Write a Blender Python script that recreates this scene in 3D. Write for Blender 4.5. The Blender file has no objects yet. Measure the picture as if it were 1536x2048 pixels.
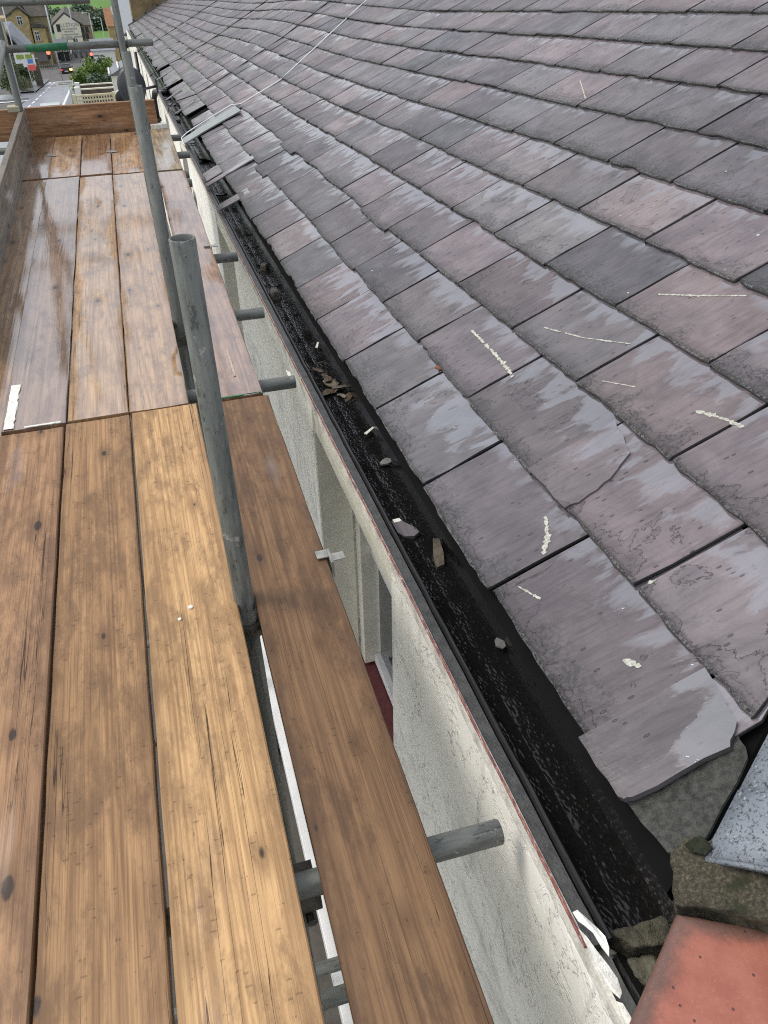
import bpy, bmesh, math, random
from mathutils import Vector, Matrix, noise
R = math.radians
random.seed(11)
sc = bpy.context.scene
COL = sc.collection

# ------------------------------------------------------------------ camera
cam = bpy.data.cameras.new("camera"); cam.sensor_fit = 'VERTICAL'; cam.sensor_height = 36.0
cam.lens = 36.0 * 1577.88 / 2048.0; cam.clip_start = 0.02; cam.clip_end = 5000
camo = bpy.data.objects.new("camera", cam); COL.objects.link(camo)
CR = ((0.95444277, -0.29795484, -0.0161837), (-0.19346813, -0.57662458, -0.79377212), (0.22717632, 0.76074109, -0.60799993))
CAMZ = 1.41
camo.matrix_world = Matrix(((CR[0][0], -CR[1][0], -CR[2][0], 0), (CR[0][1], -CR[1][1], -CR[2][1], 0),
                            (CR[0][2], -CR[1][2], -CR[2][2], CAMZ), (0, 0, 0, 1)))
sc.camera = camo

# ------------------------------------------------------------------ sky, sun, exposure
SUN_EL, SUN_AZ = R(52), R(-70)          # azimuth measured from +y towards +x
w = bpy.data.worlds.new("World"); sc.world = w; w.use_nodes = True
nt = w.node_tree; nt.nodes.clear()
out = nt.nodes.new('ShaderNodeOutputWorld'); bg = nt.nodes.new('ShaderNodeBackground')
sky = nt.nodes.new('ShaderNodeTexSky'); sky.sky_type = 'NISHITA'; sky.sun_disc = False
sky.sun_elevation = SUN_EL; sky.sun_rotation = SUN_AZ; sky.air_density = 1.0; sky.dust_density = 3.0; sky.ozone_density = 1.0
# overcast: the blue sky veiled by an even layer of cloud
mx = nt.nodes.new('ShaderNodeMixRGB'); mx.blend_type = 'MIX'; mx.inputs[0].default_value = 0.5
mx.inputs[2].default_value = (8.9, 9.0, 9.2, 1)
nt.links.new(sky.outputs[0], mx.inputs[1]); nt.links.new(mx.outputs[0], bg.inputs[0]); bg.inputs[1].default_value = 0.1
nt.links.new(bg.outputs[0], out.inputs[0])
sl = bpy.data.lights.new("sun", 'SUN'); sl.energy = 1.2; sl.angle = R(25); sl.color = (1, .96, .9)
so = bpy.data.objects.new("sun", sl); COL.objects.link(so)
sd = Vector((math.sin(SUN_AZ) * math.cos(SUN_EL), math.cos(SUN_AZ) * math.cos(SUN_EL), math.sin(SUN_EL)))
so.rotation_euler = sd.to_track_quat('Z', 'Y').to_euler(); so.location = (-10, 10, 30)
vs = sc.view_settings; vs.view_transform = 'Standard'; vs.look = 'None'; vs.gamma = 1; vs.exposure = 0.68
sc.cycles.use_denoising = False; sc.cycles.filter_width = 1.1; sc.cycles.max_bounces = 6; sc.cycles.sample_clamp_indirect = 4

# ------------------------------------------------------------------ node helpers
class NT:
    def __init__(s, name):
        s.m = bpy.data.materials.new(name); s.m.use_nodes = True; s.t = s.m.node_tree; s.t.nodes.clear()
        s.o = s.n('ShaderNodeOutputMaterial'); s.p = s.n('ShaderNodeBsdfPrincipled')
        s.l(s.p.outputs[0], s.o.inputs[0])
    def n(s, k): return s.t.nodes.new(k)
    def l(s, a, b): s.t.links.new(a, b)
    def setin(s, sock, v):
        if hasattr(v, 'is_output') or isinstance(v, bpy.types.NodeSocket): s.l(v, sock)
        else:
            if isinstance(v, (tuple, list)) and len(v) == 3 and sock.type == 'RGBA': v = (*v, 1)
            if isinstance(v, (int, float)) and sock.type == 'RGBA': v = (v, v, v, 1)
            sock.default_value = v
    def coord(s, k='Object'): return s.n('ShaderNodeTexCoord').outputs[k]
    def attr(s, name):
        a = s.n('ShaderNodeAttribute'); a.attribute_name = name; return a
    def sep(s, v):
        x = s.n('ShaderNodeSeparateXYZ'); s.l(v, x.inputs[0]); return x.outputs
    def comb(s, x, y, z):
        c = s.n('ShaderNodeCombineXYZ')
        for i, v in enumerate((x, y, z)): s.setin(c.inputs[i], v)
        return c.outputs[0]
    def mapv(s, v, scale=(1, 1, 1), loc=(0, 0, 0), rot=(0, 0, 0)):
        m = s.n('ShaderNodeMapping'); s.l(v, m.inputs[0]); m.inputs['Scale'].default_value = scale
        m.inputs['Rotation'].default_value = rot
        if isinstance(loc, tuple): m.inputs['Location'].default_value = loc
        else: s.l(loc, m.inputs['Location'])
        return m.outputs[0]
    def noise(s, v, scale=1, detail=4, rough=.55, dist=0):
        m = s.n('ShaderNodeTexNoise'); s.l(v, m.inputs['Vector']); m.inputs['Scale'].default_value = scale
        m.inputs['Detail'].default_value = detail; m.inputs['Roughness'].default_value = rough; m.inputs['Distortion'].default_value = dist
        return m.outputs[0]
    def voro(s, v, scale=1, feat='F1', out='Distance', rnd=1.0, dim='3D'):
        m = s.n('ShaderNodeTexVoronoi'); m.voronoi_dimensions = dim; m.feature = feat; s.l(v, m.inputs['Vector']); m.inputs['Scale'].default_value = scale
        m.inputs['Randomness'].default_value = rnd
        return m.outputs[out]
    def math(s, op, a, b=0.0, c=0.0, clamp=False):
        m = s.n('ShaderNodeMath'); m.operation = op; m.use_clamp = clamp
        s.setin(m.inputs[0], a); s.setin(m.inputs[1], b)
        if len(m.inputs) > 2: s.setin(m.inputs[2], c)
        return m.outputs[0]
    def ramp(s, v, lo, hi, a=0.0, b=1.0):
        m = s.n('ShaderNodeMapRange'); m.interpolation_type = 'SMOOTHSTEP'; s.setin(m.inputs[0], v)
        for i, x in enumerate((lo, hi, a, b)): s.setin(m.inputs[i + 1], x)
        return m.outputs[0]
    def mix(s, f, a, b, mode='MIX'):
        m = s.n('ShaderNodeMixRGB'); m.blend_type = mode; s.setin(m.inputs[0], f); s.setin(m.inputs[1], a); s.setin(m.inputs[2], b)
        return m.outputs[0]
    def cramp(s, v, stops):
        m = s.n('ShaderNodeValToRGB'); s.l(v, m.inputs[0]); e = m.color_ramp.elements
        while len(e) < len(stops): e.new(.5)
        for i, (p, c) in enumerate(stops): e[i].position = p; e[i].color = (*c, 1)
        return m.outputs[0]
    def bump(s, h, dist=.01, strength=1.0, normal=None):
        b = s.n('ShaderNodeBump'); s.l(h, b.inputs['Height']); b.inputs['Distance'].default_value = dist; s.setin(b.inputs['Strength'], strength)
        if normal is not None: s.l(normal, b.inputs['Normal'])
        return b.outputs[0]
    def set(s, color=None, rough=None, normal=None, metal=None, spec=None):
        p = s.p.inputs
        if color is not None: s.setin(p['Base Color'], color)
        if rough is not None: s.setin(p['Roughness'], rough)
        if normal is not None: s.l(normal, p['Normal'])
        if metal is not None: s.setin(p['Metallic'], metal)
        if spec is not None: s.setin(p['Specular IOR Level'], spec)
        return s.m

def rnd_off(N, k=37.0):
    oi = N.n('ShaderNodeObjectInfo'); r = N.math('MULTIPLY', oi.outputs['Random'], k)
    return N.comb(r, N.math('MULTIPLY', r, 1.7), N.math('MULTIPLY', r, .6))

_simple = {}
def simple(name, c, rough=.7, var=.25, scale=3.0, bump=0.0, bscale=None, metal=0.0):
    if name in _simple: return _simple[name]
    N = NT(name); v = N.mapv(N.coord(), loc=rnd_off(N)); n1 = N.noise(v, scale, 6, .6); n2 = N.noise(v, scale * 7, 3)
    f = N.math('ADD', N.math('MULTIPLY', n1, .7), N.math('MULTIPLY', n2, .3))
    lo = tuple(max(0, x * (1 - var)) for x in c); hi = tuple(x * (1 + var) for x in c)
    col = N.mix(N.ramp(f, .3, .7), lo, hi)
    N.set(col, rough, metal=metal)
    if bump: N.l(N.bump(N.noise(v, bscale or scale * 5, 5), bump), N.p.inputs['Normal'])
    _simple[name] = N.m; return N.m

def emis(name, c, e):
    N = NT(name); N.set(c, .4); N.p.inputs['Emission Color'].default_value = (*c, 1); N.p.inputs['Emission Strength'].default_value = e; return N.m

# ------------------------------------------------------------------ main materials
def mat_wood():
    N = NT('scaffold_wood'); oi = N.n('ShaderNodeObjectInfo')
    v = N.mapv(N.coord(), loc=rnd_off(N))
    fine = N.noise(N.mapv(v, (210, 3.2, 210)), 1, 5, .65)
    streak = N.noise(N.mapv(v, (60, .9, 60)), 1, 6, .68, .35)
    ringn = N.noise(N.mapv(v, (5.5, .22, 5.5)), 1, 2, .4, .15)
    rings = N.math('SINE', N.math('MULTIPLY', ringn, 150.0)); rings = N.math('MULTIPLY_ADD', rings, .5, .5)
    stain = N.noise(N.mapv(v, (8, 2.6, 8)), 1, 7, .70, .5)
    stain2 = N.noise(N.mapv(v, (26, 9, 26)), 1, 8, .74, .3)
    base = oi.outputs['Color']
    f = N.math('ADD', N.math('MULTIPLY', fine, .42), N.math('ADD', N.math('MULTIPLY', streak, .50), N.math('MULTIPLY', rings, .08)))
    dark = N.mix(1, base, (.56, .50, .45), 'MULTIPLY'); light = N.mix(1, base, (1.20, 1.19, 1.16), 'MULTIPLY')
    col = N.mix(N.ramp(f, .34, .64), dark, light)
    hair = N.noise(N.mapv(v, (420, 2.2, 420)), 1, 3, .6); col = N.mix(N.ramp(hair, .54, .66, 0, .55), col, N.mix(1, base, (.34, .28, .23), 'MULTIPLY')); col = N.mix(N.ramp(hair, .30, .40, .35, 0), col, N.mix(1, base, (1.5, 1.5, 1.5), 'MULTIPLY'))
    grime = N.ramp(N.math('ADD', N.math('MULTIPLY_ADD', stain2, .5, N.math('MULTIPLY', stain, .50)), N.math('MULTIPLY_ADD', fine, .22, -.11)), .455, .60)
    col = N.mix(N.math('MULTIPLY', grime, .68), col, N.mix(1, base, (.36, .33, .33), 'MULTIPLY'))
    # edge dirt
    xs = N.sep(N.coord())
    ex = N.math('ABSOLUTE', xs[0]); ed = N.ramp(N.math('MULTIPLY_ADD', stain2, .05, ex), .085, .135)
    col = N.mix(N.math('MULTIPLY', ed, .5), col, N.mix(1, base, (.40, .36, .34), 'MULTIPLY'))
    # knots
    kd = N.mapv(v, (8.0, 3.6, 8.0)); kn = N.voro(kd, 1, 'F1', 'Distance', 1.0, '2D'); kc = N.voro(kd, 1, 'F1', 'Color', 1.0, '2D'); kr = N.sep(kc)[0]
    kdist = N.math('SUBTRACT', N.math('MULTIPLY_ADD', stain2, .11, kn), N.math('MULTIPLY_ADD', kr, .22, -.175))
    pick = N.math('GREATER_THAN', kr, .48)
    core = N.math('MULTIPLY', N.math('SUBTRACT', 1.0, N.ramp(kdist, .085, .125)), pick)
    halo = N.math('MULTIPLY', N.math('SUBTRACT', 1.0, N.ramp(kdist, .08, .34)), pick)
    col = N.mix(N.math('MULTIPLY', halo, .60), col, N.mix(1, base, (.38, .33, .30), 'MULTIPLY'))
    col = N.mix(N.math('MULTIPLY', core, .9), col, (.022, .015, .012))
    # splits along the grain, nicks across it
    ck = N.noise(N.mapv(v, (30, .38, 30)), 1, 3, .5, .1); crack = N.ramp(N.math('ABSOLUTE', N.math('SUBTRACT', ck, .5)), .0, .004, 1, 0)
    gate = N.ramp(N.noise(N.mapv(v, (5, .8, 5)), 1, 2), .52, .58)
    crack = N.math('MULTIPLY', crack, gate); col = N.mix(N.math('MULTIPLY', crack, .85), col, (.016, .011, .008))
    nk = N.voro(N.mapv(v, (16, 60, 16), rot=(0, 0, .25)), 1, 'F1', 'Distance', 1.0, '2D'); nick = N.math('MULTIPLY', N.math('LESS_THAN', nk, .10), N.math('GREATER_THAN', stain2, .56))
    col = N.mix(N.math('MULTIPLY', nick, .32), col, (.03, .02, .015))
    # rain film lying on the middle of a board: smoother, and deeper in colour
    wet = N.noise(N.mapv(v, (6, 1.25, 6)), 1, 4, .55, .3)
    cup = N.ramp(ex, .055, .115, .10, -.10)
    wm = N.ramp(N.math('ADD', N.math('ADD', wet, cup), N.math('SUBTRACT', oi.outputs['Alpha'], .5)), .46, .64)
    col = N.mix(N.math('MULTIPLY', wm, .22), col, N.mix(1, col, (.62, .58, .56), 'MULTIPLY'))
    N.l(N.math('MULTIPLY_ADD', wm, .45, 1.45), N.p.inputs['IOR'])
    rough = N.mix(wm, N.math('MULTIPLY_ADD', fine, .25, .42), N.math('MULTIPLY_ADD', streak, .06, .07))
    h = N.math('ADD', N.math('MULTIPLY', fine, .5), N.math('MULTIPLY', rings, .25)); h = N.math('SUBTRACT', h, N.math('MULTIPLY', crack, 2.0))
    h = N.math('SUBTRACT', h, N.math('MULTIPLY', nick, .8))
    return N.set(col, rough, N.bump(h, .0013, N.math('MULTIPLY_ADD', wm, -.88, 1.0)), spec=N.math('MULTIPLY_ADD', wm, .55, .45))

def mat_tube():
    N = NT('galvanised_tube'); v = N.mapv(N.coord(), loc=rnd_off(N))
    a = N.noise(N.mapv(v, (9, 9, 2.2)), 1, 6, .65); b = N.noise(N.mapv(v, (70, 70, 9)), 1, 4, .7); c = N.noise(v, 160, 2)
    f = N.math('ADD', N.math('MULTIPLY', a, .55), N.math('MULTIPLY', b, .45))
    col = N.cramp(f, [(.28, (.030, .032, .029)), (.44, (.115, .122, .112)), (.58, (.19, .20, .183)), (.70, (.285, .295, .27)), (.85, (.44, .45, .41))])
    sp = N.ramp(N.noise(N.mapv(v, (60, 60, 20)), 1, 5, .75), .58, .64); col = N.mix(N.math('MULTIPLY', sp, .7), col, (.035, .035, .03)); rs = N.ramp(N.noise(v, 34, 5, .72), .63, .70); col = N.mix(N.math('MULTIPLY', rs, .65), col, (.10, .05, .025)); cm = N.ramp(N.noise(v, 22, 5, .7), .62, .68); col = N.mix(N.math('MULTIPLY', cm, .8), col, (.36, .35, .32))
    return N.set(col, N.ramp(b, .3, .7, .38, .62), N.bump(N.math('ADD', b, N.math('MULTIPLY', c, .3)), .0012), metal=.25, spec=.45)

EXPO = .28783
def mat_slate():
    N = NT('roof_slate'); at = N.attr('sl'); xs = N.sep(at.outputs['Vector']); ac, al = xs[0], xs[1]; rd = N.math('FRACT', xs[2]); low = N.ramp(xs[2], 3.9, 5.2, 1, 0)      # z holds course number + a random fraction; water gathers on the low courses
    r2 = N.math('FRACT', N.math('MULTIPLY', rd, 17.31)); r3 = N.math('FRACT', N.math('MULTIPLY', rd, 91.7)); r4 = N.math('FRACT', N.math('MULTIPLY', rd, 53.9))
    v = N.comb(N.math('MULTIPLY_ADD', rd, 41.0, ac), N.math('MULTIPLY_ADD', rd, 67.0, al), rd)
    base = N.cramp(rd, [(0.0, (.268, .238, .252)), (.22, (.298, .248, .258)), (.40, (.225, .230, .242)), (.52, (.275, .255, .255)),
                        (.66, (.330, .258, .256)), (.74, (.235, .238, .236)), (.86, (.285, .262, .274)), (1.0, (.258, .226, .244))])
    base = N.mix(.30, base, (.265, .246, .252)); base = N.mix(1, base, (.58, .565, .575), 'MULTIPLY'); base = N.mix(1, base, N.cramp(r2, [(0, (.66, .67, .70)), (1, (1.36, 1.32, 1.30))]), 'MULTIPLY')
    cloud = N.noise(v, 6, 5, .6, .5); base = N.mix(N.ramp(cloud, .35, .68, 0, .75), base, N.mix(1, base, (.60, .61, .63), 'MULTIPLY'))
    pale = N.noise(v, 3.3, 4, .55, .8); base = N.mix(N.ramp(pale, .54, .72, 0, .5), base, N.mix(1, base, (1.35, 1.32, 1.36), 'MULTIPLY'))
    riven = N.noise(N.comb(N.math('MULTIPLY', N.sep(v)[0], 70), N.math('MULTIPLY', N.sep(v)[1], 9), rd), 1, 5, .6, .3)
    base = N.mix(N.ramp(riven, .40, .72, 0, .55), base, N.mix(1, base, (.55, .55, .57), 'MULTIPLY'))
    # grime and black lichen creeping up from the tail of the slate
    ln = N.noise(v, 95, 4, .75); lb = N.noise(v, 10, 4, .6)
    lmask = N.math('ADD', N.math('MULTIPLY', lb, .9), N.ramp(al, .0, .20, .26, -.10)); lmask = N.math('ADD', lmask, N.math('MULTIPLY_ADD', r4, .34, -.20))
    li = N.math('MULTIPLY', N.ramp(lmask, .54, .80), N.ramp(ln, .42, .60)); base = N.mix(N.math('MULTIPLY', li, .80), base, (.030, .032, .030))
    # eaves course: green-black growth
    # riven layers: ragged steps where a skin of slate has come away
    dl = N.noise(N.comb(N.math('MULTIPLY', N.sep(v)[0], 5.5), N.math('MULTIPLY', N.sep(v)[1], 4.0), rd), 1, 7, .62, .7)
    dl = N.math('ADD', dl, N.ramp(al, .0, .09, .12, -.03)); dl = N.math('ADD', dl, N.math('MULTIPLY_ADD', r3, .16, -.10))
    lay = N.ramp(dl, .575, .585); lay2 = N.ramp(dl, .655, .662); rim = N.math('MULTIPLY', N.ramp(N.math('ABSOLUTE', N.math('SUBTRACT', dl, .578)), .0, .007, 1, 0), N.math('MULTIPLY', r2, .8))
    base = N.mix(N.math('MULTIPLY', lay, .55), base, N.mix(1, base, (.80, .80, .82), 'MULTIPLY')); base = N.mix(N.math('MULTIPLY', rim, .75), base, (.025, .025, .026))
    # pits
    pv = N.comb(N.math('MULTIPLY', N.sep(v)[0], 62), N.math('MULTIPLY', N.sep(v)[1], 24), rd); pd = N.voro(pv, 1, 'F1'); pc = N.sep(N.voro(pv, 1, 'F1', 'Color'))[0]
    pit = N.math('MULTIPLY', N.ramp(pd, .12, .22, 1, 0), N.math('GREATER_THAN', pc, N.math('MULTIPLY_ADD', r4, .35, .60)))
    base = N.mix(N.math('MULTIPLY', pit, .7), base, (.035, .034, .034))
    # crumbled pale tail edge
    en = N.noise(v, 120, 3, .7); tail = N.ramp(N.math('MULTIPLY_ADD', en, -.022, al), -.012, .004, 1, 0)
    base = N.mix(N.math('MULTIPLY', tail, .55), base, N.mix(N.ramp(en, .40, .62), (.05, .052, .05), (.36, .37, .37)))
    wl = N.voro(v, 17, 'F1'); wc = N.sep(N.voro(v, 17, 'F1', 'Color'))
    wl = N.math('MULTIPLY', N.ramp(N.math('MULTIPLY_ADD', ln, .10, wl), .10, .14, 1, 0), N.math('GREATER_THAN', wc[1], .955)); base = N.mix(wl, base, (.55, .56, .52))
    # water standing below the course above
    vt = N.math('SUBTRACT', EXPO + .004, al)
    wn = N.noise(N.comb(N.math('MULTIPLY', N.sep(v)[0], 15), N.math('MULTIPLY', N.sep(v)[1], 5.0), rd), 1, 4, .62, .5)
    reach = N.math('MULTIPLY', N.math('MULTIPLY', N.ramp(wn, .33, .68), .20), N.math('MULTIPLY_ADD', r3, .75, .26))
    reach = N.math('MULTIPLY', reach, N.math('MULTIPLY_ADD', low, .40, .66))
    wet = N.ramp(N.math('SUBTRACT', vt, reach), -.055, .014, 1, 0)
    damp = N.ramp(N.noise(v, 5, 3), .45, .6)
    base = N.mix(N.math('MULTIPLY', wet, .38), base, N.mix(1, base, (.52, .55, .64), 'MULTIPLY'))
    rough = N.mix(wet, N.math('MULTIPLY_ADD', damp, -.14, N.math('MULTIPLY_ADD', riven, .22, .44)), .06)
    h = N.math('ADD', N.math('MULTIPLY', riven, .6), N.math('MULTIPLY', cloud, 1.4)); h = N.math('SUBTRACT', h, N.math('MULTIPLY', pit, .5)); h = N.math('SUBTRACT', h, N.math('ADD', N.math('MULTIPLY', lay, .5), N.math('MULTIPLY', lay2, .4)))
    h = N.math('ADD', h, N.math('MULTIPLY', N.math('MULTIPLY', tail, en), 3.0)); tailk = N.ramp(N.math('MULTIPLY_ADD', lb, -.06, al), -.02, .035, .45, 0)
    cut = N.ramp(al, -.35, -.25, 1, 0); base = N.mix(N.math('MULTIPLY', cut, .9), base, N.mix(N.ramp(en, .5, .68), (.018, .018, .018), (.16, .16, .16)))  # near-black edge faces: wet slate plus the course shadow line painted in
    base = N.mix(tailk, base, N.mix(1, base, (.38, .38, .38), 'MULTIPLY'))
    N.l(N.math('MULTIPLY_ADD', wet, N.math('MULTIPLY_ADD', low, .65, .75), 1.45), N.p.inputs['IOR'])
    return N.set(base, rough, N.bump(h, .0045, N.math('MULTIPLY_ADD', wet, -.92, 1.0)))

def mat_bitumen(name='bitumen', bub=1.0, rough=.12):
    N = NT(name); v = N.coord()
    vo = N.voro(N.mapv(v, (150, 85, 150)), 1, 'SMOOTH_F1'); n1 = N.noise(v, 100, 4, .6); n2 = N.noise(v, 9, 3)
    h = N.math('ADD', N.math('MULTIPLY', vo, .9), N.math('MULTIPLY', N.noise(N.mapv(v, (60, 32, 60)), 1, 1.5, .5, .6), 1.3)); h = N.math('MULTIPLY', h, N.ramp(n2, .30, .55, .40, 1.0))
    col = N.mix(n1, (.004, .004, .004), (.011, .0105, .010))
    return N.set(col, N.ramp(n2, .35, .65, rough, rough + .06), N.bump(h, .0014 * bub), spec=.45)

def mat_wall():
    N = NT('white_painted_wall'); v = N.coord(); xs = N.sep(v)
    st = N.noise(N.mapv(v, (8, 2.4, 5.5), rot=(R(38), 0, 0)), 1, 6, .66, .8); sp = N.noise(v, 26, 5, .7); big = N.noise(v, 1.7, 3)
    zz = N.math('MULTIPLY_ADD', xs[1], .0688, xs[2])
    low = N.ramp(zz, -.55, -.02, .16, -.10)
    d = N.math('ADD', N.math('ADD', N.math('MULTIPLY', st, .75), N.math('MULTIPLY', sp, .25)), low)
    d = N.math('ADD', d, N.math('MULTIPLY_ADD', big, .30, -.15))
    col = N.mix(N.ramp(d, .62, .95), (.92, .895, .82), (.38, .37, .335))
    col = N.mix(N.ramp(st, .67, .75, 0, .6), col, (.20, .20, .185))
    dr = N.noise(N.mapv(v, (30, 16, .9)), 1, 4, .6); col = N.mix(N.ramp(dr, .55, .72, 0, .38), col, (.30, .285, .24)); ck = N.noise(v, 3.2, 6, .62, .4); col = N.mix(N.ramp(N.math('ABSOLUTE', N.math('SUBTRACT', ck, .5)), 0, .006, .7, 0), col, (.16, .155, .135))
    bl = N.voro(N.mapv(v, (9, 9, 5)), 1, 'F1'); bc = N.sep(N.voro(N.mapv(v, (9, 9, 5)), 1, 'F1', 'Color'))[0]
    spot = N.math('MULTIPLY', N.ramp(N.math('MULTIPLY_ADD', sp, .16, bl), .14, .19, 1, 0), N.math('GREATER_THAN', bc, .72)); col = N.mix(N.math('MULTIPLY', spot, .85), col, (.035, .04, .03))
    fl = N.noise(v, 7, 5, .7, .6); h = N.math('ADD', N.math('MULTIPLY', N.ramp(fl, .47, .52), .6), N.math('MULTIPLY', sp, .35))
    return N.set(col, .55, N.bump(h, .0028), spec=.35)

def mat_redge():
    N = NT('flaking_red_edge'); v = N.coord(); n = N.noise(N.mapv(v, (160, 40, 160)), 1, 4, .7)
    col = N.cramp(n, [(.30, (.06, .03, .025)), (.45, (.20, .065, .05)), (.58, (.33, .155, .125)), (.68, (.62, .56, .48))])
    return N.set(col, .7, N.bump(n, .004))

def mat_blue():
    N = NT('blue_clay_tile'); v = N.coord(); n = N.noise(v, 150, 5, .75); b = N.noise(v, 9, 4)
    col = N.mix(N.ramp(b, .35, .65), (.13, .15, .18), (.215, .24, .27))
    col = N.mix(N.ramp(n, .52, .60), col, (.045, .055, .06)); col = N.mix(N.ramp(N.noise(v, 130, 3), .64, .74), col, (.34, .37, .39))
    return N.set(col, .7, N.bump(n, .0012))

def mat_mortar():
    N = NT('mossy_mortar'); v = N.coord(); n = N.noise(v, 160, 5, .75); b = N.noise(v, 16, 4, .6)
    col = N.cramp(n, [(.30, (.02, .018, .012)), (.5, (.075, .065, .042)), (.66, (.17, .15, .10)), (.8, (.32, .29, .21))])
    col = N.mix(N.ramp(b, .55, .68), col, (.03, .036, .014))
    return N.set(col, .95, N.bump(N.math('ADD', n, b), .009))

def mat_terra():
    N = NT('terracotta'); v = N.coord(); e = N.attr('ed').outputs['Fac']
    n = N.noise(v, 14, 7, .68); f = N.noise(v, 90, 5, .75)
    col = N.mix(N.ramp(n, .35, .68), (.29, .095, .063), (.36, .13, .087))
    g = N.ramp(N.math('MULTIPLY_ADD', N.math('SUBTRACT', n, .5), .07, e), .012, .048, 1, 0)
    col = N.mix(N.math('MULTIPLY', g, .86), col, N.mix(f, (.045, .040, .036), (.15, .085, .065)))
    v2 = N.mapv(v, (1, 1, 0)); vo = N.voro(v2, 30, 'F1', 'Distance', 1.0, '2D'); vc = N.sep(N.voro(v2, 30, 'F1', 'Color', 1.0, '2D'))[0]
    sp = N.math('MULTIPLY', N.ramp(N.math('MULTIPLY_ADD', f, .05, vo), .06, .10, 1, 0), N.math('GREATER_THAN', vc, .62)); fr = N.noise(v, 260, 3, .7); col = N.mix(N.ramp(fr, .58, .70, 0, .4), col, (.30, .10, .065)); col = N.mix(N.ramp(fr, .30, .40, .3, 0), col, (.56, .27, .19)); col = N.mix(sp, col, (.09, .05, .035))
    return N.set(col, N.ramp(f, .3, .7, .42, .6), N.bump(N.math('ADD', N.math('MULTIPLY', f, .4), N.math('MULTIPLY', sp, -1.0)), .0015))

WOOD, TUBE, SLATE, BITU, WALL = mat_wood(), mat_tube(), mat_slate(), mat_bitumen(), mat_wall()
FELT = mat_bitumen('felt_lip', .5, .45)
REDGE, BLUE, MORTAR, TERRA = mat_redge(), mat_blue(), mat_mortar(), mat_terra()
CREAM = simple('cream_paint', (.76, .73, .61), .5, .12, 5, .002)
MAROON = simple('maroon_paint', (.115, .028, .032), .5, .2)
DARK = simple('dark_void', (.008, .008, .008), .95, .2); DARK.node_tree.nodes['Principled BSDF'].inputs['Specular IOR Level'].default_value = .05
GREY = simple('weathered_grey', (.15, .15, .14), .75, .3, 14, .003)
MOSS = simple('mossy_stone', (.062, .057, .036), .8, .7, 45, .006)
LEAD = simple('lead_sheet', (.22, .235, .23), .38, .22, 9, .002)
STEEL = simple('clip_steel', (.30, .30, .27), .45, .3, 30, .001, metal=.4)
RUST = simple('coupler_steel', (.09, .085, .07), .65, .5, 40, .002, metal=.2)
BLACKP = simple('black_plastic', (.012, .012, .013), .4, .2)
WHITEP = simple('white_plastic', (.72, .73, .73), .4, .08)
WPAINT = simple('white_paint', (.74, .73, .66), .6, .25, 60, .002)
GREENP = simple('green_paint', (.015, .14, .055), .5, .3, 30)
CREAMSPL = simple('lichen_splash', (.40, .40, .345), .95, .5, 140)
LEAF = simple('dead_leaf', (.07, .045, .022), .6, .4, 40)
GLASS = simple('window_glass', (.05, .06, .065), .06, .1)

# ------------------------------------------------------------------ mesh helpers
def link(o, parent=None):
    COL.objects.link(o)
    if parent is not None: o.parent = parent
    return o
def mesh(name, V, F, mat, parent=None, smooth=False):
    m = bpy.data.meshes.new(name); m.from_pydata([tuple(v) for v in V], [], F); m.materials.append(mat)
    if smooth: m.polygons.foreach_set('use_smooth', [True] * len(m.polygons))
    m.update()
    return link(bpy.data.objects.new(name, m), parent)
def bm_obj(name, bm, mat, parent=None, smooth=False):
    bmesh.ops.recalc_face_normals(bm, faces=bm.faces)
    m = bpy.data.meshes.new(name); bm.to_mesh(m); bm.free(); m.materials.append(mat)
    if smooth: m.polygons.foreach_set('use_smooth', [True] * len(m.polygons))
    return link(bpy.data.objects.new(name, m), parent)
def thing(name, label, cat, loc=(0, 0, 0), group=None, rotz=0):
    o = bpy.data.objects.new(name, None); COL.objects.link(o); o.location = loc; o.rotation_euler[2] = rotz; o.empty_display_size = .1
    return tag(o, label, cat, group)
def tag(o, label, cat, group=None):
    o['label'] = label; o['category'] = cat
    if group: o['group'] = group
    return o
def struct(o): o['kind'] = 'structure'; return o
IDT = lambda p: p
def box(name, lo, hi, mat, parent=None, fn=None, bevel=0.0, rot=None, loc=None):
    bm = bmesh.new(); bmesh.ops.create_cube(bm, size=1)
    for v in bm.verts:
        v.co = Vector([lo[i] + (v.co[i] + .5) * (hi[i] - lo[i]) for i in range(3)])
    if bevel: bmesh.ops.bevel(bm, geom=list(bm.edges), offset=bevel, segments=2, affect='EDGES', profile=.6)
    if fn:
        for v in bm.verts: v.co = Vector(fn(*v.co))
    return bm_obj(name, bm, mat, parent)
def tube_mesh(name, pts, r, mat, parent=None, seg=10, closed=True, inner=None):
    """polyline tube through pts, built around its own first point"""
    P = [Vector(p) for p in pts]; o0 = P[0].copy(); P = [p - o0 for p in P]; V = []; F = []; up = None
    for i, p in enumerate(P):
        d = (P[min(i + 1, len(P) - 1)] - P[max(i - 1, 0)]).normalized()
        if up is None: up = d.orthogonal().normalized()
        up = (up - d * up.dot(d)).normalized(); sd_ = d.cross(up)
        for k in range(seg):
            a_ = 2 * math.pi * k / seg; V.append(p + (up * math.cos(a_) + sd_ * math.sin(a_)) * r)
    for i in range(len(P) - 1):
        for k in range(seg):
            F.append((i * seg + k, i * seg + (k + 1) % seg, (i + 1) * seg + (k + 1) % seg, (i + 1) * seg + k))
    if closed:
        F.append(tuple(range(seg))[::-1]); F.append(tuple((len(P) - 1) * seg + k for k in range(seg)))
    o = mesh(name, V, F, mat, parent, True); o.location = o0
    return o
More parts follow.
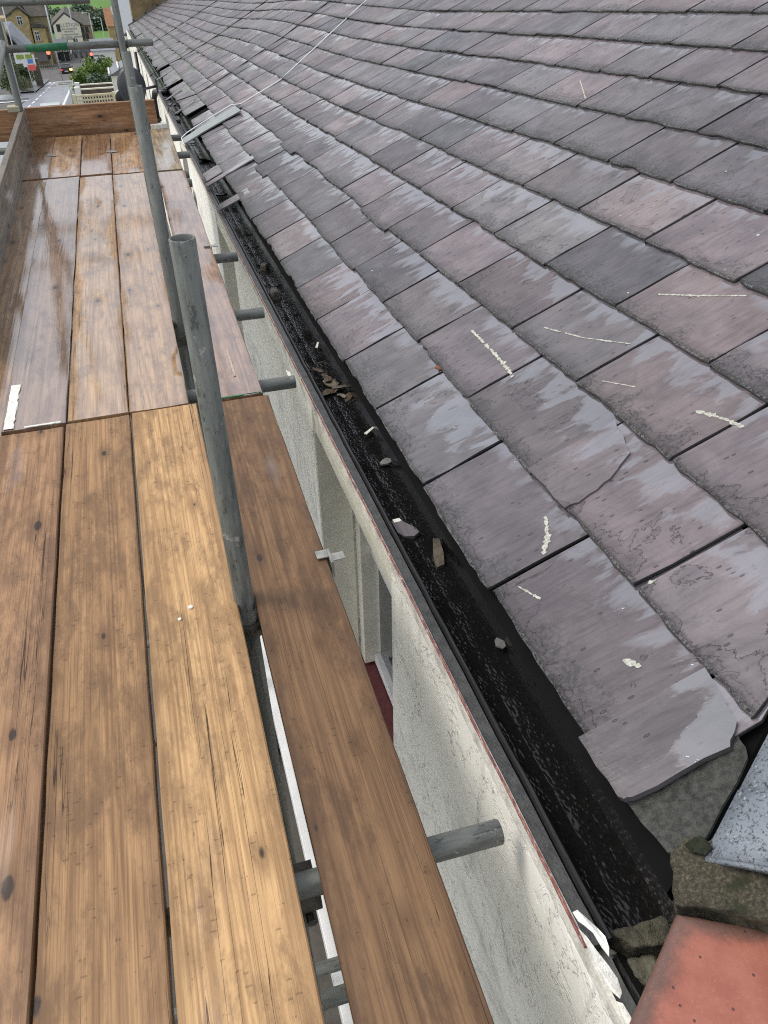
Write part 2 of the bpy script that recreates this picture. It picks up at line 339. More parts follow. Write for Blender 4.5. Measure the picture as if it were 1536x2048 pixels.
def scaf_tube(name, a_, b_, parent, r=.0252, mat=None, seg=24):
    """hollow steel tube with open ends; local z runs along it"""
    a_, b_ = Vector(a_), Vector(b_); L = (b_ - a_).length; V = []; F = []; ri = r - .0045
    prof = [(r, 0), (r, L * .33), (r, L * .66), (r, L - .002), (r - .0015, L), (ri + .001, L), (ri, L - .002), (ri, L - min(.35, L * .4)), (ri, min(.35, L * .4)), (ri, 0)]
    for (rr, z) in prof:
        for k in range(seg): V.append((rr * math.cos(2 * math.pi * k / seg), rr * math.sin(2 * math.pi * k / seg), z))
    n = len(prof)
    for i in range(n):
        j = (i + 1) % n
        if i == 7: continue
        for k in range(seg): F.append((i * seg + k, i * seg + (k + 1) % seg, j * seg + (k + 1) % seg, j * seg + k))
    F.append(tuple(7 * seg + k for k in range(seg))); F.append(tuple(8 * seg + k for k in range(seg))[::-1])
    o = mesh(name, V, F, mat or TUBE, parent, True)
    o.data.set_sharp_from_angle(angle=R(40))
    o.rotation_euler = (b_ - a_).to_track_quat('Z', 'Y').to_euler(); o.location = a_
    return o

# ------------------------------------------------------------------ frames of the building (it falls with the hill)
FA, FB = .0180073, -.0687901
PITCH = R(25.75); E0 = EXPO
def BF(x, t, z): return (x + FA * t, t, z + FB * t)
YD = Vector((FA, 1, FB)); U = Vector((math.cos(PITCH), 0, math.sin(PITCH))); NN = U.cross(YD).normalized()
PR = Vector((.665, 0, .05 + .02844))
def sag(s, t):
    g = lambda c, wd: math.exp(-((t - c) / wd) ** 2)
    k = max(0, min(1, (s - .15) / 1.0))
    d = .014 * g(2.2, 1.6) - .055 * k * g(8.6, 2.6) + .065 * max(0, min(1, (s - .7) / 1.2)) * g(14.6, 2.6) - .05 * k * g(22, 4)
    return .75 * d + .004 * noise.noise(Vector((s * .9, t * .55, 3.1)))
def RF(s, t, h=0): return PR + U * s + YD * t + NN * (h + sag(s, t))
def TMIN(s): return .515 + .56 * max(s, 0)          # the hip at the near end
TEND = 51.5; NCOURSE = 17; STOP = NCOURSE * E0
GZ = lambda y: -4.6 - .092 * y if y < 170 else (-20.24 - .05 * (y - 170) if y < 250 else -24.24 + .055 * (y - 250))

# ================================================================== THE TERRACE BUILDING
bld = thing('terraced_building', 'long stone terrace under a purple slate roof with white painted wall', 'building', BF(.49, 1, -4.5))
def bpart(o):
    o.parent = bld; o.matrix_parent_inverse = Matrix.Translation(bld.location).inverted(); return o
def bempty(name):
    o = bpy.data.objects.new(name, None); COL.objects.link(o); o.empty_display_size = .1; return bpart(o)

# ---- wall in runs between the windows
WINS = [(1.68, 2.84, -1.60), (5.50, 6.62, -1.60), (9.6, 10.7, -1.5), (13.2, 14.3, -1.5), (17.2, 18.3, -1.5), (21.4, 22.5, -1.5), (26, 27.1, -1.5), (31, 32.1, -1.5), (37, 38.1, -1.5), (44, 45.1, -1.5)]
WT, WB = -.012, -6.4
def wall_run(t0, t1, z0, z1, x0=.49, x1=.86, nm='wall'):
    n = max(2, int((t1 - t0) / .09)) if t0 < 7 else 3; m = max(2, int(min((z1 - z0), 2.2) / .09)) if t0 < 7 else 2
    V = []; F = []
    for i in range(n + 1):
        for j in range(m + 1):
            t = t0 + (t1 - t0) * i / n; z = z1 - (z1 - z0) * (j / m) ** 1.6
            e = 0 if i in (0, n) or j == 0 else 1
            dx = (.006 * noise.noise(Vector((t * 5, z * 5, 1))) + .010 * noise.noise(Vector((t * 1.3, z * 1.3, 7)))) * e
            V.append(BF(x0 + dx, t, z))
    for i in range(n):
        for j in range(m):
            q = i * (m + 1) + j; F.append((q, q + 1, q + m + 2, q + m + 1))
    k = len(V); zk = z1 - (.34 if nm == 'wall' else 0); c = [BF(x1, t0, zk), BF(x1, t1, zk), BF(x1, t0, z0), BF(x1, t1, z0)]; V += c
    a0, a1, b0, b1 = 0, n * (m + 1), m, n * (m + 1) + m
    F += [(k, k + 1, k + 3, k + 2), (a0, k, k + 2, b0), (a1, b1, k + 3, k + 1), (a0, a1, k + 1, k), (b0, k + 2, k + 3, b1)]
    bm = bmesh.new(); vs_ = [bm.verts.new(v) for v in V]
    for f in F: bm.faces.new([vs_[q] for q in f])
    o = bm_obj(nm, bm, WALL, None, True); o.data.set_sharp_from_angle(angle=R(35)); return bpart(o)
t_prev = -3.0
for (w0, w1, zs) in WINS:
    wall_run(t_prev, w0, WB, WT); t_prev = w1
wall_run(t_prev, TEND, WB, WT)
for i, (w0, w1, zs) in enumerate(WINS):
    wall_run(w0 + .001, w1 - .001, WB, zs - .10, .495, .855)
    wd = bempty('window')
    def wp(nm, lo, hi, mt, bv=0.0):
        o = box(nm, lo, hi, mt, None, BF, bv); o.parent = wd; return o
    wp('jamb', (.652, w1 - .085, zs + .012), (.800, w1 - .002, WT - .052), CREAM, .004)
    wp('jamb', (.652, w0 + .002, zs + .012), (.800, w0 + .085, WT - .052), CREAM, .004)
    wp('reveal_lining', (.4935, w1 - .012, zs - .06), (.640, w1 - .0015, WT - .052), CREAM)
    wp('reveal_lining', (.4935, w0 + .0015, zs - .06), (.640, w0 + .012, WT - .052), CREAM)
    wp('sill', (.415, w0 + .014, zs - .095), (.83, w1 - .014, zs), MAROON, .008)
    wp('head', (.4975, w0 + .013, WT - .14), (.79, w1 - .013, WT - .085), CREAM)
    wp('pane', (.735, w0 + .10, zs + .07), (.742, w1 - .10, WT - .17), GLASS)
    wp('meeting_rail', (.705, w0 + .088, zs * .5 - .03), (.765, w1 - .088, zs * .5 + .02), WHITEP)
    wp('bottom_rail', (.705, w0 + .088, zs + .014), (.765, w1 - .088, zs + .075), WHITEP)
# second and third windows have white frames standing proud: an opened top light
for (tc, z) in ((9.2, -.36), (11.6, -.40)):
    o = box('open_window_light', (.42, tc - .28, z - .30), (.452, tc + .28, z + .03), WHITEP, None, BF, .004); bpart(o)
    o = box('light_pane', (.4165, tc - .22, z - .25), (.4195, tc + .22, z - .03), simple('pale_glass', (.22, .30, .29), .1, .1), None, BF); bpart(o)

# ---- gutter: front board with its flaking red edge, felted lip, wet bitumen trough
def extrude(name, prof, t0, t1, mat, step=.25, jit=0.0, fn=BF, closed=True, smooth=False):
    n = max(1, int((t1 - t0) / step)); V = []; F = []; m = len(prof)
    for i in range(n + 1):
        t = t0 + (t1 - t0) * i / n
        for (x, z) in prof:
            jx = jit * noise.noise(Vector((x * 40, t * 9, z * 40))); jz = jit * noise.noise(Vector((x * 40 + 9, t * 9, z * 40)))
            V.append(fn(x + jx, t, z + jz))
    for i in range(n):
        for k in range(m if closed else m - 1):
            F.append((i * m + k, i * m + (k + 1) % m, (i + 1) * m + (k + 1) % m, (i + 1) * m + k))
    if closed: F += [tuple(range(m)), tuple(n * m + k for k in range(m))]
    bm = bmesh.new(); vv = [bm.verts.new(v) for v in V]
    for f in F: bm.faces.new([vv[q] for q in f])
    return bm_obj(name, bm, mat, None, smooth)
gut = bempty('gutter')
def gpart(o):
    o.parent = gut; return o
gpart(extrude('front_board', [(.486, -.030), (.486, .010), (.4945, .010), (.4945, -.030)], -1.2, 30, simple('gutter_board_paint', (.66, .64, .56), .6, .3, 18, .003), .12, .0012))
gpart(extrude('paint_edge', [(.4858, .0105), (.4856, .0150), (.4875, .0172), (.4905, .0165), (.4915, .0105)], .50, 30, REDGE, .035, .0016))
gpart(extrude('paint_edge', [(.4858, .0105), (.4856, .0150), (.4875, .0172), (.4905, .0165), (.4915, .0105)], -1.2, .34, REDGE, .035, .002))
gpart(extrude('lip_top', [(.496, -.028), (.496, .008), (.525, .004), (.5275, -.028)], .50, 30, simple('wet_lip', (.055, .055, .052), .5, .4, 30, .003), .1, .002))
gpart(extrude('lip', [(.5285, -.055), (.5285, .006), (.532, .0125), (.5385, .013), (.543, .006), (.546, -.055)], .50, TEND, FELT, .04, .0022))
gpart(extrude('trough', [(.5465, -.020), (.551, -.032), (.562, -.038), (.60, -.043), (.645, -.042), (.675, -.040), (.679, .020), (.690, .020), (.690, -.06), (.5465, -.06)], .515, TEND, BITU, .10, .0012, smooth=False))
gpart(extrude('back_fillet', [(.6795, .0205), (.683, .026), (.692, .026), (.692, .0205)], .515, TEND, FELT, .1, .0015))
gpart(extrude('wall_head', [(.4965, -.0285), (.53, -.0285), (.53, -.062), (.70, -.062), (.86, -.06), (.86, -.09), (.4965, -.09)], .50, TEND, CREAM, 1.0))

# ---- roof: boarding, then every slate its own piece
_pr = [(STOP * i / 24 - .02 * (i == 0), -.010) for i in range(25)] + [(STOP * i / 24 - .02 * (i == 0), -.05) for i in range(24, -1, -1)]
roof_o = extrude('roof', _pr, .52, TEND, DARK, .25, 0, lambda s, t, h: RF(s, max(t, TMIN(s)), h)); bpart(roof_o)
def set_attr(m, vals):
    a_ = m.attributes.new('sl', 'FLOAT_VECTOR', 'POINT'); a_.data.foreach_set('vector', [c for v in vals for c in v])
SL = .56; TH = .0112
def slate_mesh(k, s0, t0, t1, rng, lod, V, F, A, length=SL, lift=0.0, rotz=0.0, drop=0.0, cut=None):
    """one riven slate; s0 its tail, t0..t1 its sides"""
    rd = k + rng.random() * .999; base = len(V); wdt = t1 - t0
    th = TH * (rng.uniform(.95, 1.05) if lod == 0 else rng.uniform(.75, 1.25))
    if lod == 0: xs = [0, .005] + [wdt * (i + rng.uniform(-.25, .25)) / 13 for i in range(1, 13)] + [wdt - .005, wdt]
    elif lod == 1: xs = [0, .005] + [wdt * (i + rng.uniform(-.25, .25)) / 6 for i in range(1, 6)] + [wdt - .005, wdt]
    else: xs = [0, wdt]
    n = len(xs)
    if lod < 2: rows = [0, .0055, .10, .20, E0 + .01, length]
    else: rows = [0, E0 + .02]
    chip = [0] * n
    if lod < 2:
        for i in range(n): chip[i] = rng.uniform(-.0035, .0035)
        if rng.random() < .45: chip[0] += rng.uniform(.004, .022); chip[1] += .004
        if rng.random() < .45: chip[-1] += rng.uniform(.004, .022); chip[-2] += .004
        if rng.random() < .35:
            c = rng.randrange(2, n - 2)
            for d_ in (-1, 0, 1): chip[c + d_] += rng.uniform(.004, .011)
    ca, sa = math.cos(rotz), math.sin(rotz)
    def put(al, ac, h):
        a2 = al * ca + (ac - wdt / 2) * sa; c2 = wdt / 2 + (ac - wdt / 2) * ca - al * sa
        tt = t0 + c2
        if cut is not None and k < 1e9: tt = max(tt, TMIN(s0 + a2) + .004)
        V.append(RF(s0 + a2, tt, h)); A.append((ac, al, rd))
    tilt = lambda al: 2.35 * TH * (1 - al / length) + lift * max(0, 1 - al / length)
    side = [rng.uniform(-.003, .003) for _ in range(12)]
    for j, al in enumerate(rows):
        for i, ac in enumerate(xs):
            a_ = al + (chip[i] if j < 2 else 0); c_ = ac
            h = tilt(al) + th
            if lod < 2:
                if i == 0: c_ += .0035 + side[j]; h -= rng.uniform(.0005, .0025)
                elif i == n - 1: c_ -= .0035 + side[j + 5]; h -= rng.uniform(.0005, .0025)
                if j == 0: h -= rng.uniform(.0008, .0042)
                elif j < 4: h += rng.uniform(-.0006, .0006)
            else:
                if i == 0: c_ += .004
                else: c_ -= .004
            put(a_, c_, h)
    m = len(rows)
    for j in range(m - 1):
        for i in range(n - 1):
            q = base + j * n + i; F.append((q, q + 1, q + n + 1, q + n))
    # skirt
    b2 = len(V); ring = [(0, i) for i in range(n)] + [(j, n - 1) for j in range(1, m)] + [(m - 1, i) for i in range(n - 2, -1, -1)] + [(j, 0) for j in range(m - 2, 0, -1)]
    for (j, i) in ring:
        q = base + j * n + i; p = V[q]; al = rows[j]
        und = .0022 if (lod < 2 and (j == 0 or i in (0, n - 1))) else 0
        V.append(p - NN * (th * (1.0 if j else .85)) + U * (und * rng.uniform(-1, 1))); A.append((A[q][0], -.6, A[q][2]))
    L_ = len(ring)
    for r_ in range(L_):
        j, i = ring[r_]; j2, i2 = ring[(r_ + 1) % L_]
        F.append((base + j * n + i, b2 + r_, b2 + (r_ + 1) % L_, base + j2 * n + i2))
    F.append(tuple(b2 + r_ for r_ in range(L_))[::-1])
JO = {0: [.68, .82, 1.33, 1.86, 2.41, 2.89, 3.42, 3.92, 4.45, 4.95, 5.52],
      1: [.69, 1.10, 1.64, 2.15, 2.69, 3.18, 3.72, 4.24, 4.77, 5.30, 5.83, 6.40, 6.85],
      2: [.88, 1.40, 1.91, 2.39, 2.94, 3.45, 3.95, 4.47, 5.00, 5.53, 6.05, 6.57, 7.13],
      3: [1.13, 1.65, 2.16, 2.68, 3.18, 3.71, 4.22, 4.74, 5.27, 5.78, 6.28, 6.79],
      4: [1.38, 1.92, 2.43, 2.94, 3.48, 3.98, 4.55, 5.01], 5: [1.65, 2.17, 2.71, 3.20, 3.72, 4.21],
      6: [1.92, 2.43, 2.97, 3.53, 4.00, 4.51, 5.06], 7: [2.2, 2.73, 3.25, 3.79, 4.28, 4.80],
      8: [2.5, 3.02, 3.54, 4.05, 4.57, 5.13], 9: [2.75, 3.27, 3.79, 4.33, 4.94]}
rng = random.Random(5)
cand = []
for k in range(NCOURSE):
    js = list(JO.get(k, []))
    if not js: js = [TMIN(k * E0) + rng.uniform(.1, .5)]
    t = js[-1]
    while t < TEND - .3:
        t += rng.uniform(.495, .55) if t < 20 else .522
        js.append(min(t, TEND))
    lo = TMIN(k * E0)
    if js[0] - lo > .1 and k > 0: js = [lo] + js
    for a_, b_ in zip(js, js[1:]): cand.append((k, a_, b_))
vis = sorted([c for c in cand if c[0] <= 9 and c[2] > TMIN(c[0] * E0)], key=lambda c: c[1] + .25 * c[0])
IND = set(vis[:296]); SV, SF, SA = [], [], []
DROP = {}
for (k, a_, b_) in cand:
    s0 = k * E0 + (.004 if k == 0 else 0) + rng.uniform(-.005, .005) + .005 * noise.noise(Vector((k * 3.3, a_ * .8, 0)))
    rz = rng.gauss(0, .0045); lift = 0 if a_ < 4.6 else max(0, rng.gauss(.0005, .002))
    ga, gb = rng.uniform(.001, .0055), rng.uniform(.001, .0055)
    if k == 0 and a_ > 7.4:
        if rng.random() < .05: continue
        s0 += rng.choice((-.03, -.015, 0, 0, .02, .05)) * rng.random(); rz *= 2.5
    if k == 1 and abs(a_ - 6.40) < .02: s0 -= .045
    if k == 2 and abs(a_ - 6.57) < .02: s0 -= .035
    if k in (2, 3) and rng.random() < .03: s0 -= .03
    if (k, a_, b_) in IND:
        lod = 0 if a_ < 4.6 else 1
        V, F, A = [], [], []; slate_mesh(k, s0, a_ + ga, b_ - gb, rng, lod, V, F, A, rotz=rz, lift=lift, cut=1)
        o = mesh('slate', V, F, SLATE, roof_o); set_attr(o.data, A)
    else:
        slate_mesh(k, s0, a_ + ga, b_ - gb, rng, 2, SV, SF, SA, rotz=rz * .5)
o = mesh('far_slates', SV, SF, SLATE, roof_o); set_attr(o.data, SA); o['kind'] = 'stuff'
def sh(s, k): return 2.35 * TH * (1 - (s - k * E0) / SL) + TH + .0012
# the broken corner slate lying on the second course, and the tail slates at the hip
def loose_slate(name, poly, h0, h1, rd, parent=None, th=.009, mat=None):
    """thin plate through (s,t) points; h rises from h0 (first half) to h1"""
    V, F, A = [], [], []; n = len(poly)
    for lay in (0, 1):
        for i, (s, t) in enumerate(poly):
            h = h0(s) if callable(h0) else (h0[i] if isinstance(h0, (list, tuple)) else h0)
            V.append(RF(s, t, h - lay * th)); A.append((t - poly[0][1], s - poly[0][0] + .03, rd))
    F = [tuple(range(n))[::-1], tuple(n + i for i in range(n))] + [(i, (i + 1) % n, n + (i + 1) % n, n + i) for i in range(n)]
    bm = bmesh.new(); lay_ = bm.verts.layers.float_vector.new('sl'); vv = []
    for v, a_ in zip(V, A):
        q = bm.verts.new(v); q[lay_] = Vector(a_); vv.append(q)
    for f in F: bm.faces.new([vv[q] for q in f])
    return bm_obj(name, bm, mat or SLATE, parent)
def ragged(poly, n=4, j=.004, seed=1):
    rg = random.Random(seed); o = []
    for i, p in enumerate(poly):
        q = poly[(i + 1) % len(poly)]
        for k in range(n):
            f = k / n; o.append((p[0] + (q[0] - p[0]) * f + rg.uniform(-j, j), p[1] + (q[1] - p[1]) * f + rg.uniform(-j, j)))
    return o
loose_slate('slate', ragged([(.283, 1.655), (.288, 1.44), (.335, 1.43), (.43, 1.455), (.52, 1.50), (.56, 1.655)], 4, .004, 3), lambda s: sh(s, 1) + .0055, 0, .27, roof_o, .006)
loose_slate('slate', ragged([(-.004, .835), (-.004, .685), (.018, .668), (.22, .668), (.26, .70), (.285, .835)], 4, .003, 4), lambda s: sh(s, 0) + .010, 0, .53, roof_o, .016)
loose_slate('slate', ragged([(.004, .70), (.02, .565), (.05, .535), (.24, .64), (.26, .72)], 4, .003, 6), .020, 0, .745, roof_o, .010, simple('mossy_slate', (.045, .046, .040), .6, .75, 70, .004))
# creamy lichen and lime streaks on the slates
def splash(pts, wd, k, seed=0, brk=.25):
    """thin broken smear, a ragged skin lying flat on the face of its slate"""
    rg = random.Random(seed); V = []; F = []; path = []
    for (p, q) in zip(pts, pts[1:]):
        n = max(3, int(math.hypot(q[0] - p[0], q[1] - p[1]) / .006))
        for i in range(n): path.append((Vector(p) + (Vector(q) - Vector(p)) * i / n, (Vector(q) - Vector(p)).normalized()))
    i = 0
    while i < len(path) - 2:
        m = rg.randint(5, 24); seg = path[i:i + m]
        if len(seg) >= 3 and rg.random() > brk * .7:
            L_, R_ = [], []
            for j, (c, d) in enumerate(seg):
                pr = Vector((-d[1], d[0])); e = .25 + .75 * abs(noise.noise(Vector((c[0] * 70, c[1] * 70, seed)))) * 1.6 if 0 < j < len(seg) - 1 else .12
                L_.append(c + pr * wd * e * rg.uniform(.35, 1.1) + d * rg.uniform(-.003, .003)); R_.append(c - pr * wd * e * rg.uniform(.35, 1.1) + d * rg.uniform(-.003, .003))
            b = len(V)
            for a_, c_ in zip(L_, R_): V += [RF(a_[0], a_[1], sh(a_[0], k) + .0007), RF(c_[0], c_[1], sh(c_[0], k) + .0007)]
            nn_ = len(seg); b2 = len(V); V += [v - NN * .004 for v in V[b:b2]]
            for j in range(nn_ - 1):
                F += [(b + 2 * j, b + 2 * j + 1, b + 2 * j + 3, b + 2 * j + 2), (b + 2 * j, b + 2 * j + 2, b2 + 2 * j + 2, b2 + 2 * j), (b + 2 * j + 1, b2 + 2 * j + 1, b2 + 2 * j + 3, b + 2 * j + 3)]
        i += m - 1 + (rg.randint(0, 2) if rg.random() < .5 else 0)
    if V: mesh('lichen_streak', V, F, CREAMSPL, roof_o)['kind'] = 'stuff'
for i, (pts, wd, k, br) in enumerate([([(.472, 2.547), (.468, 2.346), (.459, 2.173), (.447, 2.116)], .015, 1, .03), ([(.652, 2.283), (.709, 2.097), (.788, 1.93)], .0055, 2, .12),
        ([(.965, 2.116), (1.047, 1.963), (1.128, 1.832)], .006, 3, .35), ([(.627, 1.842), (.681, 1.725)], .0045, 2, .1), ([(.728, 1.51), (.751, 1.445), (.771, 1.361)], .012, 2, .1),
        ([(.237, 1.466), (.204, 1.388), (.151, 1.323)], .013, 0, .05), ([(.069, 1.288), (.099, 1.207)], .006, 0, .05), ([(.166, .948), (.189, .907)], .022, 0, 0),
        ([(.316, 1.088), (.340, 1.086)], .009, 1, 0), ([(1.925, 4.329), (1.785, 4.013)], .007, 6, .3), ([(1.295, 2.623), (1.32, 2.62)], .007, 4, 0), ([(1.555, 2.55), (1.575, 2.55)], .006, 5, 0),
        ([(.58 + .55, 3.1), (.60 + .55, 3.02)], .005, 3, .4), ([(.35, 3.02), (.37, 2.95)], .005, 1, .5)]):
    sm = sum(p[0] for p in pts) / len(pts)
    splash(pts, wd * 1.1, k, i, br)

# ---- hip: blue clay tiles bedded on mortar, and the red terracotta stop below
def plate(name, quad, hs, th, mat, n=6, bul=0.0, parent=None, bev=.006):
    """thick bevelled slab over four (s,t) corners"""
    bm = bmesh.new(); g = []
    for lay in (0, 1):
        for i in range(n + 1):
            for j in range(n + 1):
                a_, b_ = i / n, j / n
                s = (1 - a_) * ((1 - b_) * quad[0][0] + b_ * quad[3][0]) + a_ * ((1 - b_) * quad[1][0] + b_ * quad[2][0])
                t = (1 - a_) * ((1 - b_) * quad[0][1] + b_ * quad[3][1]) + a_ * ((1 - b_) * quad[1][1] + b_ * quad[2][1])
                h = (1 - b_) * hs[0] + b_ * hs[1] + bul * math.sin(math.pi * min(1, b_)) - lay * th
                g.append(bm.verts.new(PR + U * s + YD * t + NN * h))
    N1 = (n + 1) ** 2; ix = lambda l, i, j: g[l * N1 + i * (n + 1) + j]
    for i in range(n):
        for j in range(n):
            bm.faces.new((ix(0, i, j), ix(0, i + 1, j), ix(0, i + 1, j + 1), ix(0, i, j + 1))); bm.faces.new((ix(1, i, j), ix(1, i, j + 1), ix(1, i + 1, j + 1), ix(1, i + 1, j)))
    for i in range(n):
        for (j) in (0, n): bm.faces.new((ix(0, i, j), ix(1, i, j), ix(1, i + 1, j), ix(0, i + 1, j)))
        bm.faces.new((ix(0, 0, i), ix(0, 0, i + 1), ix(1, 0, i + 1), ix(1, 0, i))); bm.faces.new((ix(0, n, i), ix(1, n, i), ix(1, n, i + 1), ix(0, n, i + 1)))
    bmesh.ops.recalc_face_normals(bm, faces=bm.faces)
    se = [e for e in bm.edges if len(e.link_faces) == 2 and e.calc_face_angle(0) > .9]
    if bev: bmesh.ops.bevel(bm, geom=se, offset=bev, segments=3, affect='EDGES')
    return bm_obj(name, bm, mat, parent, True)
hip = bempty('hip')
hip_line = lambda d: (.060 + .86 * d, .518 + .505 * d)
d = 0.0
for i in range(12):
    L = .13 if i == 0 else .30
    p, q = hip_line(d), hip_line(d + L + .02)
    h0 = .050 - .005 * (i % 2)
    o = plate('hip_tile', [p, q, (q[0] + .12, q[1] - .13), (p[0] + .12, p[1] - .13)], (h0, h0 + .05), .026, BLUE, 5, .012, hip)
    d += L
def lump(name, poly, z0, z1, mat, parent, seed=0, rough=.012, fn=None, inset=.85, cuts=3):
    """irregular stone or mortar block from a plan outline"""
    bm = bmesh.new(); n = len(poly); c = Vector((sum(p[0] for p in poly) / n, sum(p[1] for p in poly) / n))
    lo = [bm.verts.new((p[0], p[1], z0)) for p in poly]; hi = [bm.verts.new((c[0] + (p[0] - c[0]) * inset, c[1] + (p[1] - c[1]) * inset, z1)) for p in poly]
    bm.faces.new(lo[::-1]); bm.faces.new(hi)
    for i in range(n): bm.faces.new((lo[i], lo[(i + 1) % n], hi[(i + 1) % n], hi[i]))
    bmesh.ops.triangulate(bm, faces=bm.faces)
    for _ in range(cuts): bmesh.ops.subdivide_edges(bm, edges=list(bm.edges), cuts=1, use_grid_fill=True)
    bmesh.ops.recalc_face_normals(bm, faces=bm.faces); bm.normal_update()
    for v in bm.verts:
        q = v.co * 28 + Vector((seed, 0, 0)); v.co += v.normal * (rough * noise.noise(q) + rough * .6 * noise.noise(q * 2.7) + rough * .3 * noise.noise(q * 6))
    if fn:
        for v in bm.verts: v.co = Vector(fn(*v.co))
    return bm_obj(name, bm, mat, parent, True)
lump('mortar_bed', [(.018, .555), (.058, .568), (.11, .53), (.16, .46), (.28, .34), (.22, .28), (.09, .39), (.015, .455), (-.028, .480)], -.05, .045, MORTAR, hip, 2, .009, lambda s, t, h: PR + U * s + YD * t + NN * h, .93, 3)
lump('moss', [(.05, .555), (.085, .55), (.095, .515), (.07, .505), (.045, .53)], .02, .062, simple('moss', (.016, .02, .008), .95, .5, 60, .006), hip, 9, .008, lambda s, t, h: PR + U * s + YD * t + NN * h, .7, 3)
# terracotta stop: a smooth slab with worn, blackened arrises
def terracotta():
    TLp, BLp, TRp = Vector((.634, .468)), Vector((.485, .358)), Vector((.766, .402)); dn = (BLp - TLp) / (BLp - TLp).length; rt = (TRp - TLp) / (TRp - TLp).length
    W_, H_ = .46, .34; n = 26; V = []; F = []; ED = []
    for i in range(n + 1):
        for j in range(n + 1):
            a_, b_ = (i / n) ** 1.5 * H_, (j / n) ** 1.5 * W_
            jx = .004 * noise.noise(Vector((a_ * 40, b_ * 40, 0))); p = TLp + dn * a_ + rt * b_
            ed = min(a_, b_); dz_ = -.012 * math.exp(-ed / .006) + .0012 * noise.noise(Vector((a_ * 18, b_ * 18, 4)))
            V.append((p[0] + (jx if i in (0,) or j in (0,) else 0), p[1] + (jx if j == 0 else 0), .082 + dz_ - .05 * b_)); ED.append(ed)
    for i in range(n):
        for j in range(n):
            q = i * (n + 1) + j; F.append((q, q + n + 1, q + n + 2, q + 1))
    k = len(V); ring = [j for j in range(n + 1)] + [i * (n + 1) + n for i in range(1, n + 1)] + [n * (n + 1) + j for j in range(n - 1, -1, -1)] + [i * (n + 1) for i in range(n - 1, 0, -1)]
    for q in ring: V.append((V[q][0], V[q][1], V[q][2] - .055)); ED.append(.004)
    L_ = len(ring)
    for r_ in range(L_): F.append((ring[r_], k + r_, k + (r_ + 1) % L_, ring[(r_ + 1) % L_]))
    F.append(tuple(k + r_ for r_ in range(L_)))
    bm = bmesh.new(); lay = bm.verts.layers.float.new('ed'); vv = []
    for v, e in zip(V, ED): q = bm.verts.new(v); q[lay] = e; vv.append(q)
    for f in F: bm.faces.new([vv[q] for q in f])
    o = bm_obj('terracotta_stop', bm, TERRA, None, True); o.data.set_sharp_from_angle(angle=R(50)); return bpart(o)
terracotta()
bpart(box('pier', (.70, -.3, -5.2), (1.3, .50, -.02), GREY, None, None))
# broken stop end of the gutter
bpart(lump('stop_stone', [(.552, .522), (.60, .520), (.676, .520), (.672, .468), (.63, .470), (.585, .482)], -.10, -.048, MOSS, None, 3, .006, None, .9, 3))
bpart(lump('stop_stone', [(.575, .484), (.64, .476), (.622, .440), (.590, .428), (.572, .45)], -.16, -.085, simple('pale_stone', (.15, .145, .10), .7, .4, 20, .004), None, 7, .006, None, .8, 3))
bpart(extrude('end_lip_top', [(.496, -.10), (.496, -.022), (.535, -.026), (.540, -.10)], .05, .505, GREY, .06, .003))
bpart(extrude('end_felt', [(.541, -.13), (.541, -.055), (.556, -.045), (.572, -.055), (.574, -.13)], .05, .49, FELT, .03, .004))
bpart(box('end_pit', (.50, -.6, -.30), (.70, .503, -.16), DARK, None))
def flake(name, ring, z, seed):
    rg = random.Random(seed); V = []; n = len(ring)
    for (x, t) in ring: V.append((x, t, z + rg.uniform(-.004, .004)))
    for (x, t) in ring: V.append((x, t, V[len(V) - n][2] - .0022))
    F = [tuple(range(n)), tuple(range(2 * n - 1, n - 1, -1))] + [(i, n + i, n + (i + 1) % n, (i + 1) % n) for i in range(n)]
    return mesh(name, V, F, WPAINT, gut)
flake('peeling_paint', [(.4905, .545), (.500, .546), (.512, .530), (.520, .512), (.524, .492), (.521, .474), (.514, .462), (.511, .480), (.508, .505), (.500, .520), (.4935, .53)], .014, 2)
flake('peeling_paint', [(.4895, .520), (.4965, .505), (.5005, .478), (.5075, .455), (.512, .430), (.507, .408), (.498, .400), (.4905, .415), (.4875, .46)], .012, 4)
flake('peeling_paint', [(.4895, .398), (.498, .392), (.501, .372), (.497, .352), (.4895, .34)], .014, 6)
flake('peeling_paint', [(.4905, 3.10), (.503, 3.07), (.507, 2.98), (.499, 2.93), (.4905, 2.96)], -.18, 8)

# ---- far end of the terrace: verge coping, chimney stack
def sr(lo, hi): return lo, hi
vb = extrude('verge_coping', [(TEND - .05, -.04), (TEND - .05, .10), (TEND + .25, .10), (TEND + .25, -.04)], 0, STOP, simple('coping_stone', (.13, .13, .125), .8, .3), .3, .006, lambda t, s, h: RF(s, t, h)); bpart(vb)
for i in range(6): bpart(box('coping_joint', (TEND - .07, .35 + i * .75, .085), (TEND + .27, .45 + i * .75, .17), simple('joint_mortar', (.06, .06, .058), .9), None, lambda t, s, h: RF(s, t, h)))
bpart(box('ridge', (STOP - .12, 4.5, -.05), (STOP + .12, TEND, .14), simple('ridge_tile', (.10, .11, .12), .6), None, lambda s, t, h: RF(s, max(t, TMIN(s)), h), .03))
bpart(box('back_roof', (STOP + .1, 4.5, -.02), (STOP + .14, TEND, .02), DARK, None, lambda s, t, h: RF(s, t, h)))
dp = bempty('downpipe')
tube_mesh('pipe', [BF(.66, 15.9, .0), BF(.45, 16.2, -.02), BF(.42, 16.4, -.15), BF(.42, 16.4, -5.6)], .052, BLACKP, dp)
for z in (-.5, -2.4): box('bracket', (.37, 16.33, z), (.50, 16.47, z + .05), BLACKP, dp, BF)
